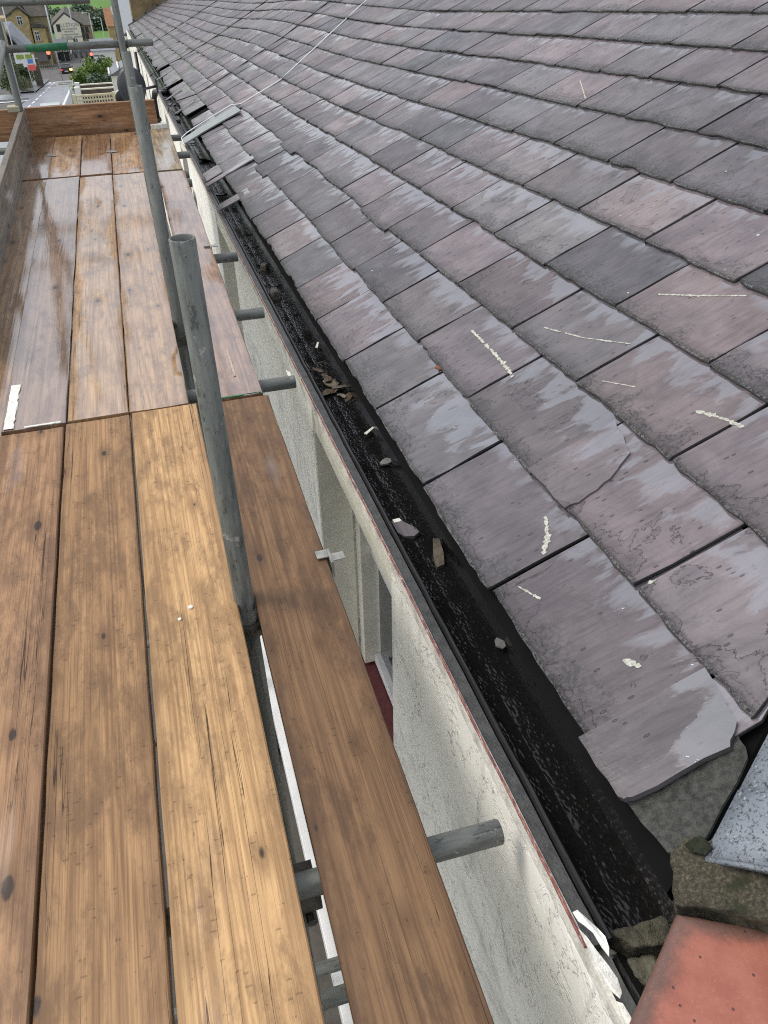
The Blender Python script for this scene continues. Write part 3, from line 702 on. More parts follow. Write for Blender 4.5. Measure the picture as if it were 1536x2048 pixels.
tube_mesh('pipe', [BF(.44, 30, -.05), BF(.44, 30, -5.6)], .05, BLACKP, dp)
# shopfront at the foot of the wall: white cornice edge, dark flashing behind
bpart(box('cornice_edge', (.148, -1.0, -2.32), (.190, 12, -2.16), WHITEP, None, BF, .004))
bpart(box('cornice_top', (.192, -1.0, -2.30), (.489, 12, -2.20), BLACKP, None, BF))
bpart(box('shop_fascia', (.30, -1.0, -2.95), (.488, 12, -2.31), simple('fascia_red', (.30, .03, .03), .5, .15), None, BF))

# ================================================================== LOOSE THINGS ON THE EAVES
lt = loose_slate('slipped_slate', ragged([(-.165, 6.24), (-.17, 6.40), (.10, 6.36), (.10, 6.16)], 4, .004, 1), [.040] * 16, 0, .55); tag(lt, 'slipped slate spanning the gutter, nearest the open wet trough', 'slate')
lt = loose_slate('slipped_slate', ragged([(-.17, 7.14), (-.175, 7.27), (.30, 7.22), (.30, 7.10)], 4, .004, 2), [.044] * 16, 0, .22); tag(lt, 'narrow pinkish slipped slate pointing across the gutter to the wall', 'slate')
lt = loose_slate('slipped_slate', ragged([(-.15, 7.36), (-.15, 7.74), (.04, 7.72), (.04, 7.34)], 4, .004, 3), [.036] * 16, 0, .46); tag(lt, 'wet slate slid forward over the gutter beside a pinkish slipped slate', 'slate')
lt = loose_slate('metal_strip', ragged([(-.165, 9.50), (-.17, 9.84), (.53, 9.90), (.53, 9.40)], 3, .003, 4), [.062] * 12, 0, .46, None, .012, LEAD); tag(lt, 'grey metal strip laid up the slates under the white cable', 'metal strip')
rg = random.Random(3)
for i, (s, t, l_, wd) in enumerate([(-.10, 12.1, .30, .12), (-.12, 13.9, .28, .14), (-.09, 15.6, .30, .16), (-.13, 17.4, .26, .2)]):
    o = loose_slate('slipped_slate', ragged([(s, t), (s - .01, t + wd), (s + l_, t + wd + .03), (s + l_, t)], 3, .006, 20 + i), [.036 + .01 * (i % 2)] * 12, 0, rg.random())
    tag(o, ['dark slate slipped over the gutter by the black cable', 'broken slate hanging over the gutter past the black cable', 'slipped slate over the gutter close to the black downpipe', 'wide slipped slate over the gutter beyond the downpipe'][i], 'slate')
# cables running straight up the slope
def cable(name, pts, r, mat, label):
    fine = []
    for (p, q) in zip(pts, pts[1:]):
        n = max(2, int(abs(q[0] - p[0]) / .12))
        for i in range(n):
            f = i / n; s, t, h = [p[c] + (q[c] - p[c]) * f for c in range(3)]
            fine.append(RF(s, t + .015 * noise.noise(Vector((s * 3, t, 0))), h) if s > -.02 else PR + U * s + YD * t + NN * h)
    s, t, h = pts[-1]; fine.append(PR + U * s + YD * t + NN * h)
    o = tube_mesh(name, fine, r, mat, None, 6); return tag(o, label, 'cable')
cable('cable', [(4.6, 11.9, .034), (2.69, 11.27, .034), (2.04, 10.73, .034), (1.11, 9.95, .034), (.60, 9.93, .036), (.50, 9.95, .074), (-.10, 9.93, .074), (-.175, 9.86, .070), (-.185, 9.70, .0), (-.18, 9.2, -.035), (-.18, 8.0, -.04)], .0075, WHITEP, 'white cable running down the slates onto the grey metal strip')
cable('cable', [(4.6, 13.3, .036), (2.72, 12.95, .036), (1.77, 12.5, .036), (.61, 12.58, .036), (.31, 12.57, .038), (-.02, 12.95, .07), (-.14, 13.02, .05), (-.195, 12.9, .0), (-.19, 12.4, -.06)], .0085, BLACKP, 'black cable looping off the slates beyond the grey metal strip')
cable('cable', [(4.6, 19.3, .036), (2.71, 18.95, .036), (1.44, 18.55, .036), (.55, 18.7, .036), (-.02, 19.3, .04), (-.2, 19.5, .0)], .011, BLACKP, 'black cable lying up the middle of the long slate roof')
cable('cable', [(4.6, 27.9, .036), (2.68, 27.75, .036), (1.44, 27.67, .036), (.3, 27.7, .036), (-.03, 28.6, .04), (-.2, 28.7, .0)], .013, BLACKP, 'farthest black cable lying up the slate roof towards the stone gable')
# debris in the trough
def fragment(name, x, t, z, outline, th, mat, label, cat, rot=0, tilt=0):
    V = []; n = len(outline); c, s_ = math.cos(rot), math.sin(rot)
    for lay in (0, 1):
        for (p, q) in outline: V.append(((p * c - q * s_), (p * s_ + q * c), (-th if lay else 0) + p * tilt))
    F = [tuple(range(n)), tuple(range(2 * n - 1, n - 1, -1))] + [(i, n + i, n + (i + 1) % n, (i + 1) % n) for i in range(n)]
    bm = bmesh.new(); lay_ = bm.verts.layers.float_vector.new('sl'); vv = []
    for v in V: q = bm.verts.new(v); q[lay_] = Vector((v[0], v[1] + .12, .71)); vv.append(q)
    for f in F: bm.faces.new([vv[q] for q in f])
    o = bm_obj(name, bm, mat); o.location = BF(x, t, z); tag(o, label, cat); return o
ZT = -.030
def rock(r_, n, seed, sq=1.0):
    rg = random.Random(seed); return [(math.cos(2 * math.pi * i / n) * r_ * rg.uniform(.7, 1.15), math.sin(2 * math.pi * i / n) * r_ * sq * rg.uniform(.7, 1.15)) for i in range(n)]
o = fragment('slate_fragment', .586, 1.86, ZT, [(-.020, .052), (.006, .050), (.018, .02), (.034, -.012), (.036, -.040), (.014, -.050), (-.012, -.036), (-.024, -.008)], .012, SLATE, 'purple slate fragment with a pale end lying in the wet gutter', 'slate fragment', .1, .12)
fragment('lime_crust', .578, 1.905, ZT + .004, [(-.012, .010), (.011, .009), (.014, -.008), (-.013, -.007)], .004, WPAINT, 'pale lime crust on the end of a purple slate fragment', 'lime crust', .1)
fragment('slate_fragment', .646, 1.70, ZT + .002, [(-.016, .070), (.004, .066), (.016, .0), (.018, -.055), (-.004, -.066), (-.014, -.02)], .013, simple('brown_slate', (.085, .07, .045), .6, .5, 30, .004), 'long brown slate fragment lying against the slates in the wet gutter', 'slate fragment', -.35, .15)
def rubble(x, t, r_, sq, h, seed, label):
    o = lump('rubble', rock(r_, 9, seed, sq), -.012, h, simple('grey_rubble', (.06, .052, .042), .6, .5, 40, .006), None, seed, r_ * .16, None, .62, 2); o.location = BF(x, t, ZT - .002); return tag(o, label, 'rubble')
rubble(.586, 4.30, .042, 1.7, .035, 3, 'thick rubble lump half sunk in the wet gutter')
rubble(.615, 4.85, .030, 1.5, .026, 5, 'smaller rubble lump in the gutter near the slipped slates')
fragment('paint_flake', .655, 2.52, ZT + .01, [(-.028, .008), (.028, .003), (.030, -.006), (-.027, -.005)], .004, WPAINT, 'thin white paint flake stuck to the dark gutter side', 'paint flake', .75)
fragment('slate_chip', .652, 2.28, ZT + .006, rock(.024, 7, 8, .8), .007, GREY, 'small grey chip resting in the wet gutter beyond the purple fragment', 'slate chip', .3, .1)
fragment('slate_chip', .664, 1.27, ZT + .010, rock(.014, 6, 9, 1.5), .005, GREY, 'tiny chip at the slate edge above the bitumen', 'slate chip', .3)
fragment('paint_flake', .65, 3.45, ZT + .012, [(-.030, .006), (.030, .004), (.030, -.004), (-.03, -.006)], .003, WPAINT, 'narrow pale sliver lying beside the leaf litter in the gutter', 'paint flake', 1.2)
rg = random.Random(12)
lv = thing('leaf_litter', 'clump of dead brown leaves and twigs caught in the wet gutter', 'leaves', BF(.61, 3.0, ZT - .01))
for i in range(11):
    n = 8; r_ = rg.uniform(.018, .04); V = [(0, 0, .006)]; cx, cy, rz = rg.uniform(-.05, .05), rg.uniform(-.16, .16), rg.uniform(0, 6.28)
    for q in range(n):
        an = 2 * math.pi * q / n; px, py = math.cos(an) * r_ * rg.uniform(.4, .6), math.sin(an) * r_ * rg.uniform(.8, 1.1)
        V.append((px, py, rg.uniform(0, .012)))
    V = [(cx + x * math.cos(rz) - y * math.sin(rz), cy + x * math.sin(rz) + y * math.cos(rz), z + .004 + i * .0012) for x, y, z in V]
    mesh('leaf', V, [(0, 1 + q, 1 + (q + 1) % n) for q in range(n)], LEAF if i % 3 else simple('grey_leaf', (.12, .10, .07), .6, .4, 40), lv)
for i in range(5):
    x, y = rg.uniform(-.06, .06), rg.uniform(-.18, .18); an = rg.uniform(0, 3.1)
    tube_mesh('twig', [(x, y, .012), (x + .05 * math.cos(an), y + .05 * math.sin(an), .022), (x + .09 * math.cos(an + .3), y + .09 * math.sin(an + .3), .016)], .0022, LEAF, lv, 5)
fragment('leaf', .615, 3.02, ZT + .006, rock(.03, 8, 31, 1.6), .003, simple('grey_leaf', (.12, .10, .07), .6, .4, 40), 'single curled leaf on top of the gutter leaf litter', 'leaf', .4, .2)
o = fragment('dead_leaf', 0, 0, 0, rock(.014, 7, 14, 1.2), .004, simple('rust_leaf', (.16, .05, .02), .7, .3, 40), 'small rust brown leaf caught at a slate joint', 'leaf', .4); o.location = RF(.286, 2.43, .036)
rg = random.Random(77)
for i in range(9):
    t = 7.0 + i * 1.0 + rg.uniform(-.2, .2)
    o = fragment('slate_rubble', .60 + rg.uniform(-.03, .04), t, ZT + .012, rock(rg.uniform(.03, .06), 7, 50 + i, rg.uniform(.8, 1.7)), rg.uniform(.012, .03), SLATE if i % 2 else BITU, 'black slate rubble choking the gutter below the broken eaves', 'rubble', rg.uniform(0, 3), rg.uniform(-.5, .5))
    o['group'] = 'rubble in the far gutter'

# ================================================================== SCAFFOLD
DT = .0175                                           # the deck runs along the wall, level
def board(name, xa, ya, xb, yb, wd, mat_col, label, z=0.0, th=.038, seed=0, cat='scaffold board', group=None, vert=False):
    """sawn board from (xa,ya) to (xb,yb), its top at z; vert: standing on edge, z its bottom"""
    L = math.hypot(xb - xa, yb - ya); rg = random.Random(seed); n = max(3, int(L / .10)); V = []; F = []
    ww, hh = wd, th; bw = .0028
    prof = [(-ww / 2 + bw, 0), (ww / 2 - bw, 0), (ww / 2, -bw), (ww / 2, -hh + bw), (ww / 2 - bw, -hh), (-ww / 2 + bw, -hh), (-ww / 2, -hh + bw), (-ww / 2, -bw)]
    mid = [-ww * .25, 0, ww * .25]
    prof = [prof[0]] + [(m_, 0) for m_ in mid] + prof[1:]
    sd_ = rg.random() * 50; cup = rg.uniform(-.0015, .002)
    for i in range(n + 1):
        y = L * i / n
        for j, (x, z_) in enumerate(prof):
            e = .0022 * noise.noise(Vector((y * 7, sd_ + j * .3, 0))) + .0016 * noise.noise(Vector((y * 31, sd_ + j, 3)))
            wv = .002 * noise.noise(Vector((y * .9, sd_, 8)))
            V.append((x + (e if abs(x) > ww * .4 else 0), y, z_ + wv - cup * (1 - (2 * x / ww) ** 2) + (e * .4 if z_ == 0 else 0)))
    m = len(prof)
    for i in range(n):
        for k in range(m): F.append((i * m + k, i * m + (k + 1) % m, (i + 1) * m + (k + 1) % m, (i + 1) * m + k))
    F += [tuple(range(m)), tuple(n * m + k for k in range(m))[::-1]]
    bm = bmesh.new(); vv = [bm.verts.new(v) for v in V]
    for f in F: bm.faces.new([vv[q] for q in f])
    o = bm_obj(name, bm, WOOD, None, True); o.data.set_sharp_from_angle(angle=R(30))
    o.location = (xa, ya, z + (wd / 2 if vert else 0)); o.rotation_euler = (0, R(90) if vert else 0, math.atan2(-(xb - xa), yb - ya)); o.color = mat_col
    return tag(o, label, cat, group)
def xl(x, y, y0): return x + DT * (y - y0)
def deck_board(xc, yref, y0, y1, wd, col, label, z=0, seed=0):
    return board('scaffold_board', xl(xc, y0, yref), y0, xl(xc, y1, yref), y1, wd, col, label, z, .038, seed)
# near bay (colour, alpha = how much rain lies on it)
b1 = deck_board(-.510, 1.4, -.9, 2.582, .216, (.33, .192, .10, .30), 'reddish board with coarse raised grain at the outer edge of the near bay', .002, 1)
b2 = deck_board(-.288, 1.4, -.9, 2.594, .214, (.335, .198, .094, .27), 'brown board with long splits and dark knots in the near bay', 0, 2)
b3 = deck_board(-.0585, 1.4, -.9, 2.592, .226, (.53, .335, .16, .27), 'pale golden board beside the cut standard in the near bay', .003, 3)
b4 = deck_board(.206, 1.4, -.9, 2.578, .214, (.185, .105, .05, .26), 'dark brown inner board next to the wall in the near bay', -.002, 4)
# middle bay
deck_board(-.640, 4.5, 2.4, 5.985, .180, (.36, .23, .125, .66), 'outer board against the long toe board in the middle bay', 0, 5)
mB = deck_board(-.447, 4.5, 2.606, 5.975, .213, (.30, .205, .14, .78), 'greyish wet board with white paint near its end in the middle bay', .003, 6)
deck_board(-.232, 4.5, 2.612, 5.945, .207, (.45, .295, .16, .56), 'tan board between two wet boards in the middle bay', .001, 7)
deck_board(-.020, 4.5, 2.606, 5.925, .207, (.45, .285, .145, .66), 'tan board with a long sky reflection beside the inner standards', .002, 8)
mE = deck_board(.262, 4.5, 2.596, 5.895, .180, (.33, .212, .14, .56), 'reddish inner board with scuffs along the wall in the middle bay', 0, 9)
# far bay
deck_board(-.605, 6.6, 6.02, 7.29, .196, (.31, .19, .105, .56), 'short outer board in the far bay beside the toe board', .002, 10)
deck_board(-.405, 6.6, 6.01, 7.28, .204, (.40, .25, .13, .54), 'short pale board between two clipped joints in the far bay', .001, 11)
deck_board(-.192, 6.6, 5.99, 7.26, .208, (.34, .205, .115, .55), 'short brown board in the middle of the far bay', .003, 12)
deck_board(.022, 6.6, 5.965, 7.25, .208, (.45, .285, .15, .50), 'short yellowish board beside the far standards', 0, 13)
deck_board(.296, 6.6, 5.93, 7.27, .172, (.33, .26, .16, .42), 'short weathered inner board with a whitened end in the far bay', .004, 14)
# paint on boards
def strip(name, o, x0, x1, y0, y1, mat, seed, th=.0012):
    rg = random.Random(seed); n = max(4, int(max((y1 - y0) / .02, (x1 - x0) / .01))); V = []; F = []
    lng = (y1 - y0) > (x1 - x0)
    for lay in (0, 1):
        for i in range(n + 1):
            f = i / n; j0, j1 = rg.uniform(-.3, .3), rg.uniform(-.3, .3)
            if lng: y = y0 + (y1 - y0) * f; xw = (x1 - x0); V += [(x0 + xw * .2 * j0, y, (.0035 if lay == 0 else .0005)), (x1 + xw * .35 * j1, y, (.0035 if lay == 0 else .0005))]
            else: x = x0 + (x1 - x0) * f; yw = (y1 - y0); V += [(x, y0 + yw * .25 * j0, (.0035 if lay == 0 else .0005)), (x, y1, (.0035 if lay == 0 else .0005))]
    for i in range(n): F.append((2 * i, 2 * i + 1, 2 * i + 3, 2 * i + 2))
    k = 2 * (n + 1)
    for i in range(n): F += [(2 * i, 2 * i + 2, k + 2 * i + 2, k + 2 * i), (2 * i + 1, k + 2 * i + 1, k + 2 * i + 3, 2 * i + 3)]
    return mesh(name, V, F, mat, o)
strip('paint_streak', mB, -.098, -.066, .008, .34, WPAINT, 3)
strip('paint_streak', mB, -.030, .090, .001, .010, WPAINT, 4)
strip('painted_end', mE, -.085, .085, .001, .008, GREENP, 5)
strip('paint_streak', mE, .02, .075, .0005, .006, WPAINT, 6)
strip('paint_streak', mE, .006, .014, .16, .40, simple('scuff', (.42, .33, .26), .8, .3, 60), 7)
for (x, y, r_) in ((-.005, 1.535 + .9, .007), (-.035, 1.50 + .9, .0045)):
    mesh('paint_spot', [(x + r_ * math.cos(q * .9), y + r_ * math.sin(q * .9), .0035) for q in range(7)] + [(x + r_ * math.cos(q * .9), y + r_ * math.sin(q * .9), .0) for q in range(7)],
         [tuple(range(7))] + [(q, 7 + q, 7 + (q + 1) % 7, (q + 1) % 7) for q in range(7)], WPAINT, b3)
# toe boards
board('toe_board', -.705, 3.2, -.6655, 7.335, .225, (.27, .245, .205, .30), 'grey weathered toe board on edge along the outer side of the deck', -.005, .038, 20, 'toe board', None, True)
board('toe_board', -.700, 7.358, .318, 7.315, .225, (.42, .235, .12, .36), 'reddish brown toe board standing across the far end of the deck', -.015, .038, 21, 'toe board', None, True)
board('toe_board', -1.9, 7.42, -.71, 7.36, .225, (.40, .22, .11, .36), 'end toe board carrying on past the corner standard', -.02, .038, 22, 'toe board', None, True)

scaf = thing('scaffolding', 'galvanised steel tube scaffolding carrying the board deck', 'scaffold', (.08, 1.44, -4.7))
_st = scaf_tube; INV = Matrix.Translation(scaf.location).inverted()
def stube(name, a_, b_, **k):
    o = _st(name, a_, b_, scaf, **k); o.matrix_parent_inverse = INV; return o
def sp(o): o.parent = scaf; o.matrix_parent_inverse = INV; return o
PX = lambda y: .074 + DT * (y - 1.44)
def coupler(p, axis='z', s=1.0):
    bm = bmesh.new(); bmesh.ops.create_cone(bm, cap_ends=True, segments=14, radius1=.034 * s, radius2=.034 * s, depth=.05)
    g = bmesh.ops.create_cube(bm, size=1)['verts']
    for v in g: v.co = Vector((v.co.x * .05, v.co.y * .03 + .036, v.co.z * .045))
    g = bmesh.ops.create_cone(bm, cap_ends=True, segments=6, radius1=.012, radius2=.012, depth=.085)['verts']
    for v in g: v.co = Vector((v.co.x + .036, v.co.z, v.co.y))
    for v in bm.verts:
        if axis == 'y': v.co = Vector((v.co.x, v.co.z, -v.co.y))
        if axis == 'x': v.co = Vector((v.co.z, v.co.y, -v.co.x))
    o = bm_obj('coupler', bm, RUST, None); o.location = p; return sp(o)
stube('standard', (.0775, 1.532, GZ(1.5) + .02), (.0732, 1.527, .9275))
stube('standard', (.0905, 3.372, GZ(3.3) + .02), (.0873, 3.364, .9075))
stube('standard', (.124, 5.20, GZ(5.2) + .02), (.1213, 5.19, .805))
stube('standard', (.160, 7.0, GZ(7) + .02), (.1455, 7.0, 1.75))
for y in (-.3, 1.5, 3.3, 5.1): stube('standard', (-.82, y, GZ(y) + .02), (-.80, y, 1.35 if y < 4 else .60))
stube('standard', (-.745, 7.22, GZ(7.2) + .02), (-.682, 7.2, 1.35))
box_o = box('base_clamp', (-.775, 7.15, .222), (-.690, 7.25, .258), simple('clamp_wood', (.42, .40, .27), .8), None, None, .004); sp(box_o)
# ledgers and transoms
stube('ledger', (-.045, -.9, -.125), (.062, 1.58, -.125)); stube('ledger', (.062, 1.60, -.135), (.15, 7.5, -.135)); stube('ledger', (-.79, -.9, -.125), (-.70, 7.5, -.125))
for (y, xe) in ((.778, .458), (2.777, .472), (3.483, .477), (4.266, .478), (5.816, .41), (6.046, .414), (6.629, .484), (7.235, .478), (-.6, .45)):
    stube('transom', (-1.0, y + .035, -.066), (xe, y - .012, -.066))
for (y, z, xe) in ((.97, -1.05, .46), (1.35, -1.75, .45), (3.6, -2.1, .45)): stube('brace', (-.9, y, z), (xe, y - .02, z))
stube('lower_ledger', (.05, -.9, -2.0), (.16, 7.5, -2.0))
for y, x in ((1.532, .078), (3.372, .09), (5.2, .124)): coupler((x, y, -.10), 'z')
coupler((.06, .78, -.10), 'x')
# guard rails at the far end and along the outer side
stube('guard_rail', (-1.2, 7.055, .647), (.372, 7.055, .638))
o = tube_mesh('green_band', [(-.525, 7.055, .6431), (-.238, 7.055, .6415)], .0262, GREENP, None, 20); sp(o)
stube('guard_rail', (-1.2, 7.06, .935), (-.018, 7.06, .920))
stube('guard_rail', (-.690, 7.30, .668), (-.572, 4.4, .655))
coupler((.155, 7.03, .636), 'z'); coupler((-.70, 7.12, .64), 'z', 1.1); coupler((-.69, 7.13, .93), 'z')
# board clips
def clip(x, y, label, big=1.0):
    t = thing('board_clip', label, 'board clip', (x, y, .002), 'steel clips holding neighbouring boards')
    box('tab', (-.036 * big, -.002, .002), (-.004, .030 * big, .0055), STEEL, t, None, .001); box('tab', (.004, -.022 * big, .002), (.038 * big, .008, .0055), STEEL, t, None, .001)
    box('shank', (-.0038, -.030 * big, -.05), (.0038, .030 * big, .0065), STEEL, t, None, .001)
    return t
clip(xl(.322, 1.62, 1.4), 1.615, 'steel board clip on the dark inner board beside the white wall')
clip(.345, 4.26, 'steel board clip on the inner board of the middle bay by the gutter')
clip(-.503, 6.64, 'steel board clip on the joint nearest the long toe board in the far bay')
clip(-.083, 6.60, 'steel board clip beside the short yellowish board in the far bay')
o = box('white_block', (.255, 7.272, .0), (.385, 7.34, .035), WPAINT, None, None, .003); tag(o, 'small white painted block at the whitened end of the inner far board', 'block')

# ================================================================== STREET BELOW
def ray(px, py):
    q = Vector(((px - 768), (py - 1024), 1577.88)); return Vector([sum(CR[i][j] * q[i] for i in range(3)) for j in range(3)])
def at(px, py, y): r_ = ray(px, py); return Vector((0, 0, CAMZ)) + r_ * (y / r_.y)
def sheet(name, rows, mat, dz=0.0, fn=None):
    """rows of (y, x0, x1): a strip following the hill"""
    V = []; F = []
    for (y, x0, x1) in rows: V += [(x0, y, GZ(y) + dz), (x1, y, GZ(y) + dz)]
    for i in range(len(rows) - 1): F.append((2 * i, 2 * i + 1, 2 * i + 3, 2 * i + 2))
    return struct(mesh(name, V, F, mat))
gy = [-60, -20, 0, 20, 40, 60, 80, 100, 120, 140, 160, 170, 200, 230, 250, 280, 320, 400, 500, 700, 1000, 1600, 2600]; gx = [-1500, -400, -150, -60, -30, -15, 0, 15, 30, 60, 150, 400, 1500]
V = []; F = []
for y in gy:
    for x in gx: V.append((x, y, GZ(y) + (.0 if abs(x) < 40 else (12 * noise.noise(Vector((x * .003, y * .003, 0))) if y > 250 else 0))))
for i in range(len(gy) - 1):
    for j in range(len(gx) - 1): q = i * len(gx) + j; F.append((q, q + 1, q + len(gx) + 1, q + len(gx)))
GRASS = simple('meadow', (.085, .19, .028), .9, .28, .02); ASPH = simple('wet_asphalt', (.25, .262, .30), .32, .18, .8)  # asphalt base raised pale: sky glare on the wet road is in the colour
PAVE = simple('pavement', (.13, .13, .135), .35, .25, 1.2); LINE = simple('road_paint', (.72, .74, .76), .4, .1)
YARD = simple('yard_earth', (.09, .085, .075), .7, .4, 1.0)
struct(mesh('ground', V, F, GRASS))
sheet('yard', [(-40, -30, 30), (60, -30, 30), (120, -30, 30), (200, -40, 40), (245, -40, 40)], YARD, .02)
RL = lambda y: -9.6 + .0175 * y if y < 150 else -7.0 - .03 * (y - 150)
RR = lambda y: -4.1 + (-.006 * (y - 110) if y > 110 else 0)
ys = [-40, 0, 40, 60, 75, 90, 105, 120, 135, 150, 165, 180, 200]
sheet('road', [(y, RL(y) - .1, RR(y)) for y in ys], ASPH, .06)
sheet('side_road', [(96, -30, RL(96)), (104, -30, RL(104))], ASPH, .055)
sheet('pavement', [(y, RR(y), RR(y) + 1.1 + (.6 if y < 80 else 0)) for y in ys], PAVE, .16)
sheet('pavement', [(y, RL(y) - 2.2, RL(y) - .15) for y in ys if y >= 105], PAVE, .16)
sheet('pavement', [(y, -2.1, .45) for y in (-20, 0, 20, 40, 60)], simple('flagstones', (.065, .06, .05), .7, .3, 2.5), .18)  # base colour darkened to carry the shade below the deck
for (y0, y1, x) in [(70, 200, RR), (108, 150, RL)]:
    sheet('kerb_line', [(y, (x(y) - .35 if x is RR else x(y) + .12), (x(y) - .15 if x is RR else x(y) + .32)) for y in ys if y0 <= y <= y1], LINE, .066)
CL = lambda y: -7.35 + (.018 * (y - 86) if y < 140 else .97 - .03 * (y - 140)); y = 62
while y < 190:
    sheet('lane_dash', [(y, CL(y) - .08, CL(y) + .10), (y + 2.6, CL(y + 2.6) - .08, CL(y + 2.6) + .10)], LINE, .068); y += 4.4
sheet('stop_line', [(92, -10.6, RL(92)), (93, -10.6, RL(93))], LINE, .07)

def pbox(name, p0, p1, y, depth, mat, parent, ex=0.0):
    """upright block whose front face fills the span between two sighted corners, at distance y"""
    a_, b_ = at(p0[0], p0[1], y), at(p1[0], p1[1], y); o = box(name, (min(a_.x, b_.x), y, min(a_.z, b_.z)), (max(a_.x, b_.x), y + depth, max(a_.z, b_.z)), mat); o.parent = parent; return o
def prism(name, pts, y0, y1, mat, parent):
    n = len(pts); V = [(x, y0, z) for x, z in pts] + [(x, y1, z) for x, z in pts]
    F = [tuple(range(n)), tuple(range(2 * n - 1, n - 1, -1))] + [(i, n + i, n + (i + 1) % n, (i + 1) % n) for i in range(n)]
    bm = bmesh.new(); vv = [bm.verts.new(v) for v in V]
    for f in F: bm.faces.new([vv[q] for q in f])
    o = bm_obj(name, bm, mat); o.parent = parent; return o
def house(name, label, x0, x1, y0, y1, ze, rise, wall, roofm, gable_front=True, base=None, wins=(), overhang=.25):
    t = thing(name, label, 'house'); zb = (GZ(y0) - .8) if base is None else base; xm = (x0 + x1) / 2
    if gable_front:
        prism('wall', [(x0, zb), (x1, zb), (x1, ze), (xm, ze + rise), (x0, ze)], y0, y1, wall, t); s = rise / (xm - x0)
        for sg in (-1, 1):
            xe = xm + sg * (xm - x0 + overhang); zz = ze - overhang * s
            prism('roof_slope', [(xm, ze + rise + .02), (xe, zz + .02), (xe, zz + .20), (xm, ze + rise + .22)], y0 - .2, y1 + .2, roofm, t)
    else:
        box('wall', (x0, y0, zb), (x1, y1, ze), wall, t); ym = (y0 + y1) / 2
        V = [(x0 - .2, y0 - overhang, ze - .05), (x1 + .2, y0 - overhang, ze - .05), (x1 + .2, ym, ze + rise), (x0 - .2, ym, ze + rise), (x0 - .2, y1 + overhang, ze - .05), (x1 + .2, y1 + overhang, ze - .05)]
        mesh('roof', V, [(0, 1, 2, 3), (3, 2, 5, 4), (0, 3, 4), (1, 5, 2), (0, 4, 5, 1)], roofm, t)
    for (wx, wz, ww, wh) in wins:
        f = box('window', (wx - ww / 2, y0 - .06, wz - wh / 2), (wx + ww / 2, y0 - .002, wz + wh / 2), WHITEP, t)
        for sg in (-1, 1):
            for (za, zb_) in ((-.44, .08), (.14, .44)):
                box('pane', (wx + sg * ww * .24 - ww * .19, y0 - .075, wz + wh * za), (wx + sg * ww * .24 + ww * .19, y0 - .061, wz + wh * zb_), GLASS, f)
        box('sill', (wx - ww / 2 - .1, y0 - .14, wz - wh / 2 - .12), (wx + ww / 2 + .1, y0 - .003, wz - wh / 2 - .002), CREAM, f)
    return t
SAND = simple('sandstone', (.40, .31, .15), .85, .3, 1.5, .01, 5); DSAND = simple('dark_sandstone', (.26, .21, .12), .85, .35, 1.5)
DROOF = simple('mossy_dark_roof', (.075, .068, .052), .75, .4, 1.2); SROOF = simple('wet_slate_roof', (.13, .14, .16), .35, .2, 1.5)
BROOF = simple('brown_roof', (.24, .12, .055), .8, .3, 1.5); OFFW = simple('pale_render', (.74, .71, .56), .7, .08, .6); WREND = simple('white_render', (.80, .80, .78), .6, .05, .6)
# gabled sandstone house
P = at(35, 16, 165)
sh_ = thing('stone_house', 'yellow sandstone house with two gables and mullioned white windows', 'house')
Yh = 165; X = lambda px, py, y=Yh: at(px, py, y).x; Z = lambda px, py, y=Yh: at(px, py, y).z
zb = GZ(Yh) - .8
prism('wall', [(X(-20, 60), zb), (X(62, 60), zb), (X(62, 60), Z(62, 33)), (P.x, P.z), (X(8, 40), Z(8, 38)), (X(-20, 40), Z(-20, 38))], Yh, Yh + 6, SAND, sh_)
prism('wall', [(X(62, 60) + .01, zb), (X(97, 60), zb), (X(97, 60), Z(90, 32)), (X(62, 60) + .01, Z(64, 33))], Yh + .8, Yh + 7, DSAND, sh_)
for sg, px in ((1, 64), (-1, 10)):
    q = at(px, 36, Yh); prism('roof_slope', [(P.x, P.z + .05), (q.x, q.z), (q.x, q.z + .25), (P.x, P.z + .32)], Yh - .35, Yh + 6, DROOF, sh_)
mesh('roof', [(X(38, 12), Yh + 2.5, Z(38, 6)), (X(86, 12), Yh + 4, Z(88, 4)), (X(97, 33), Yh + .3, Z(88, 32)), (X(60, 33), Yh + .3, Z(62, 33.5)), (X(38, 12), Yh + 6, Z(38, 20)), (X(97, 33), Yh + 7, Z(88, 32))], [(0, 3, 2, 1), (0, 4, 3), (1, 2, 5)], DROOF, sh_)
mesh('roof', [(X(-25, 12), Yh + 1.5, Z(-25, 10)), (X(30, 12), Yh + 1.5, Z(30, 8)), (X(22, 30), Yh - .3, Z(20, 30)), (X(-25, 30), Yh - .3, Z(-25, 32))], [(0, 3, 2, 1)], DROOF, sh_)
prism('bay_roof', [(X(60, 54), Z(60, 54)), (X(94, 54), Z(94, 54)), (X(84, 45), Z(84, 47)), (X(68, 45), Z(68, 46))], Yh - .9, Yh + .9, DROOF, sh_)
prism('bay', [(X(64, 55), zb), (X(90, 55), zb), (X(90, 55), Z(88, 55)), (X(64, 55), Z(66, 55))], Yh - .6, Yh + .8, SAND, sh_)
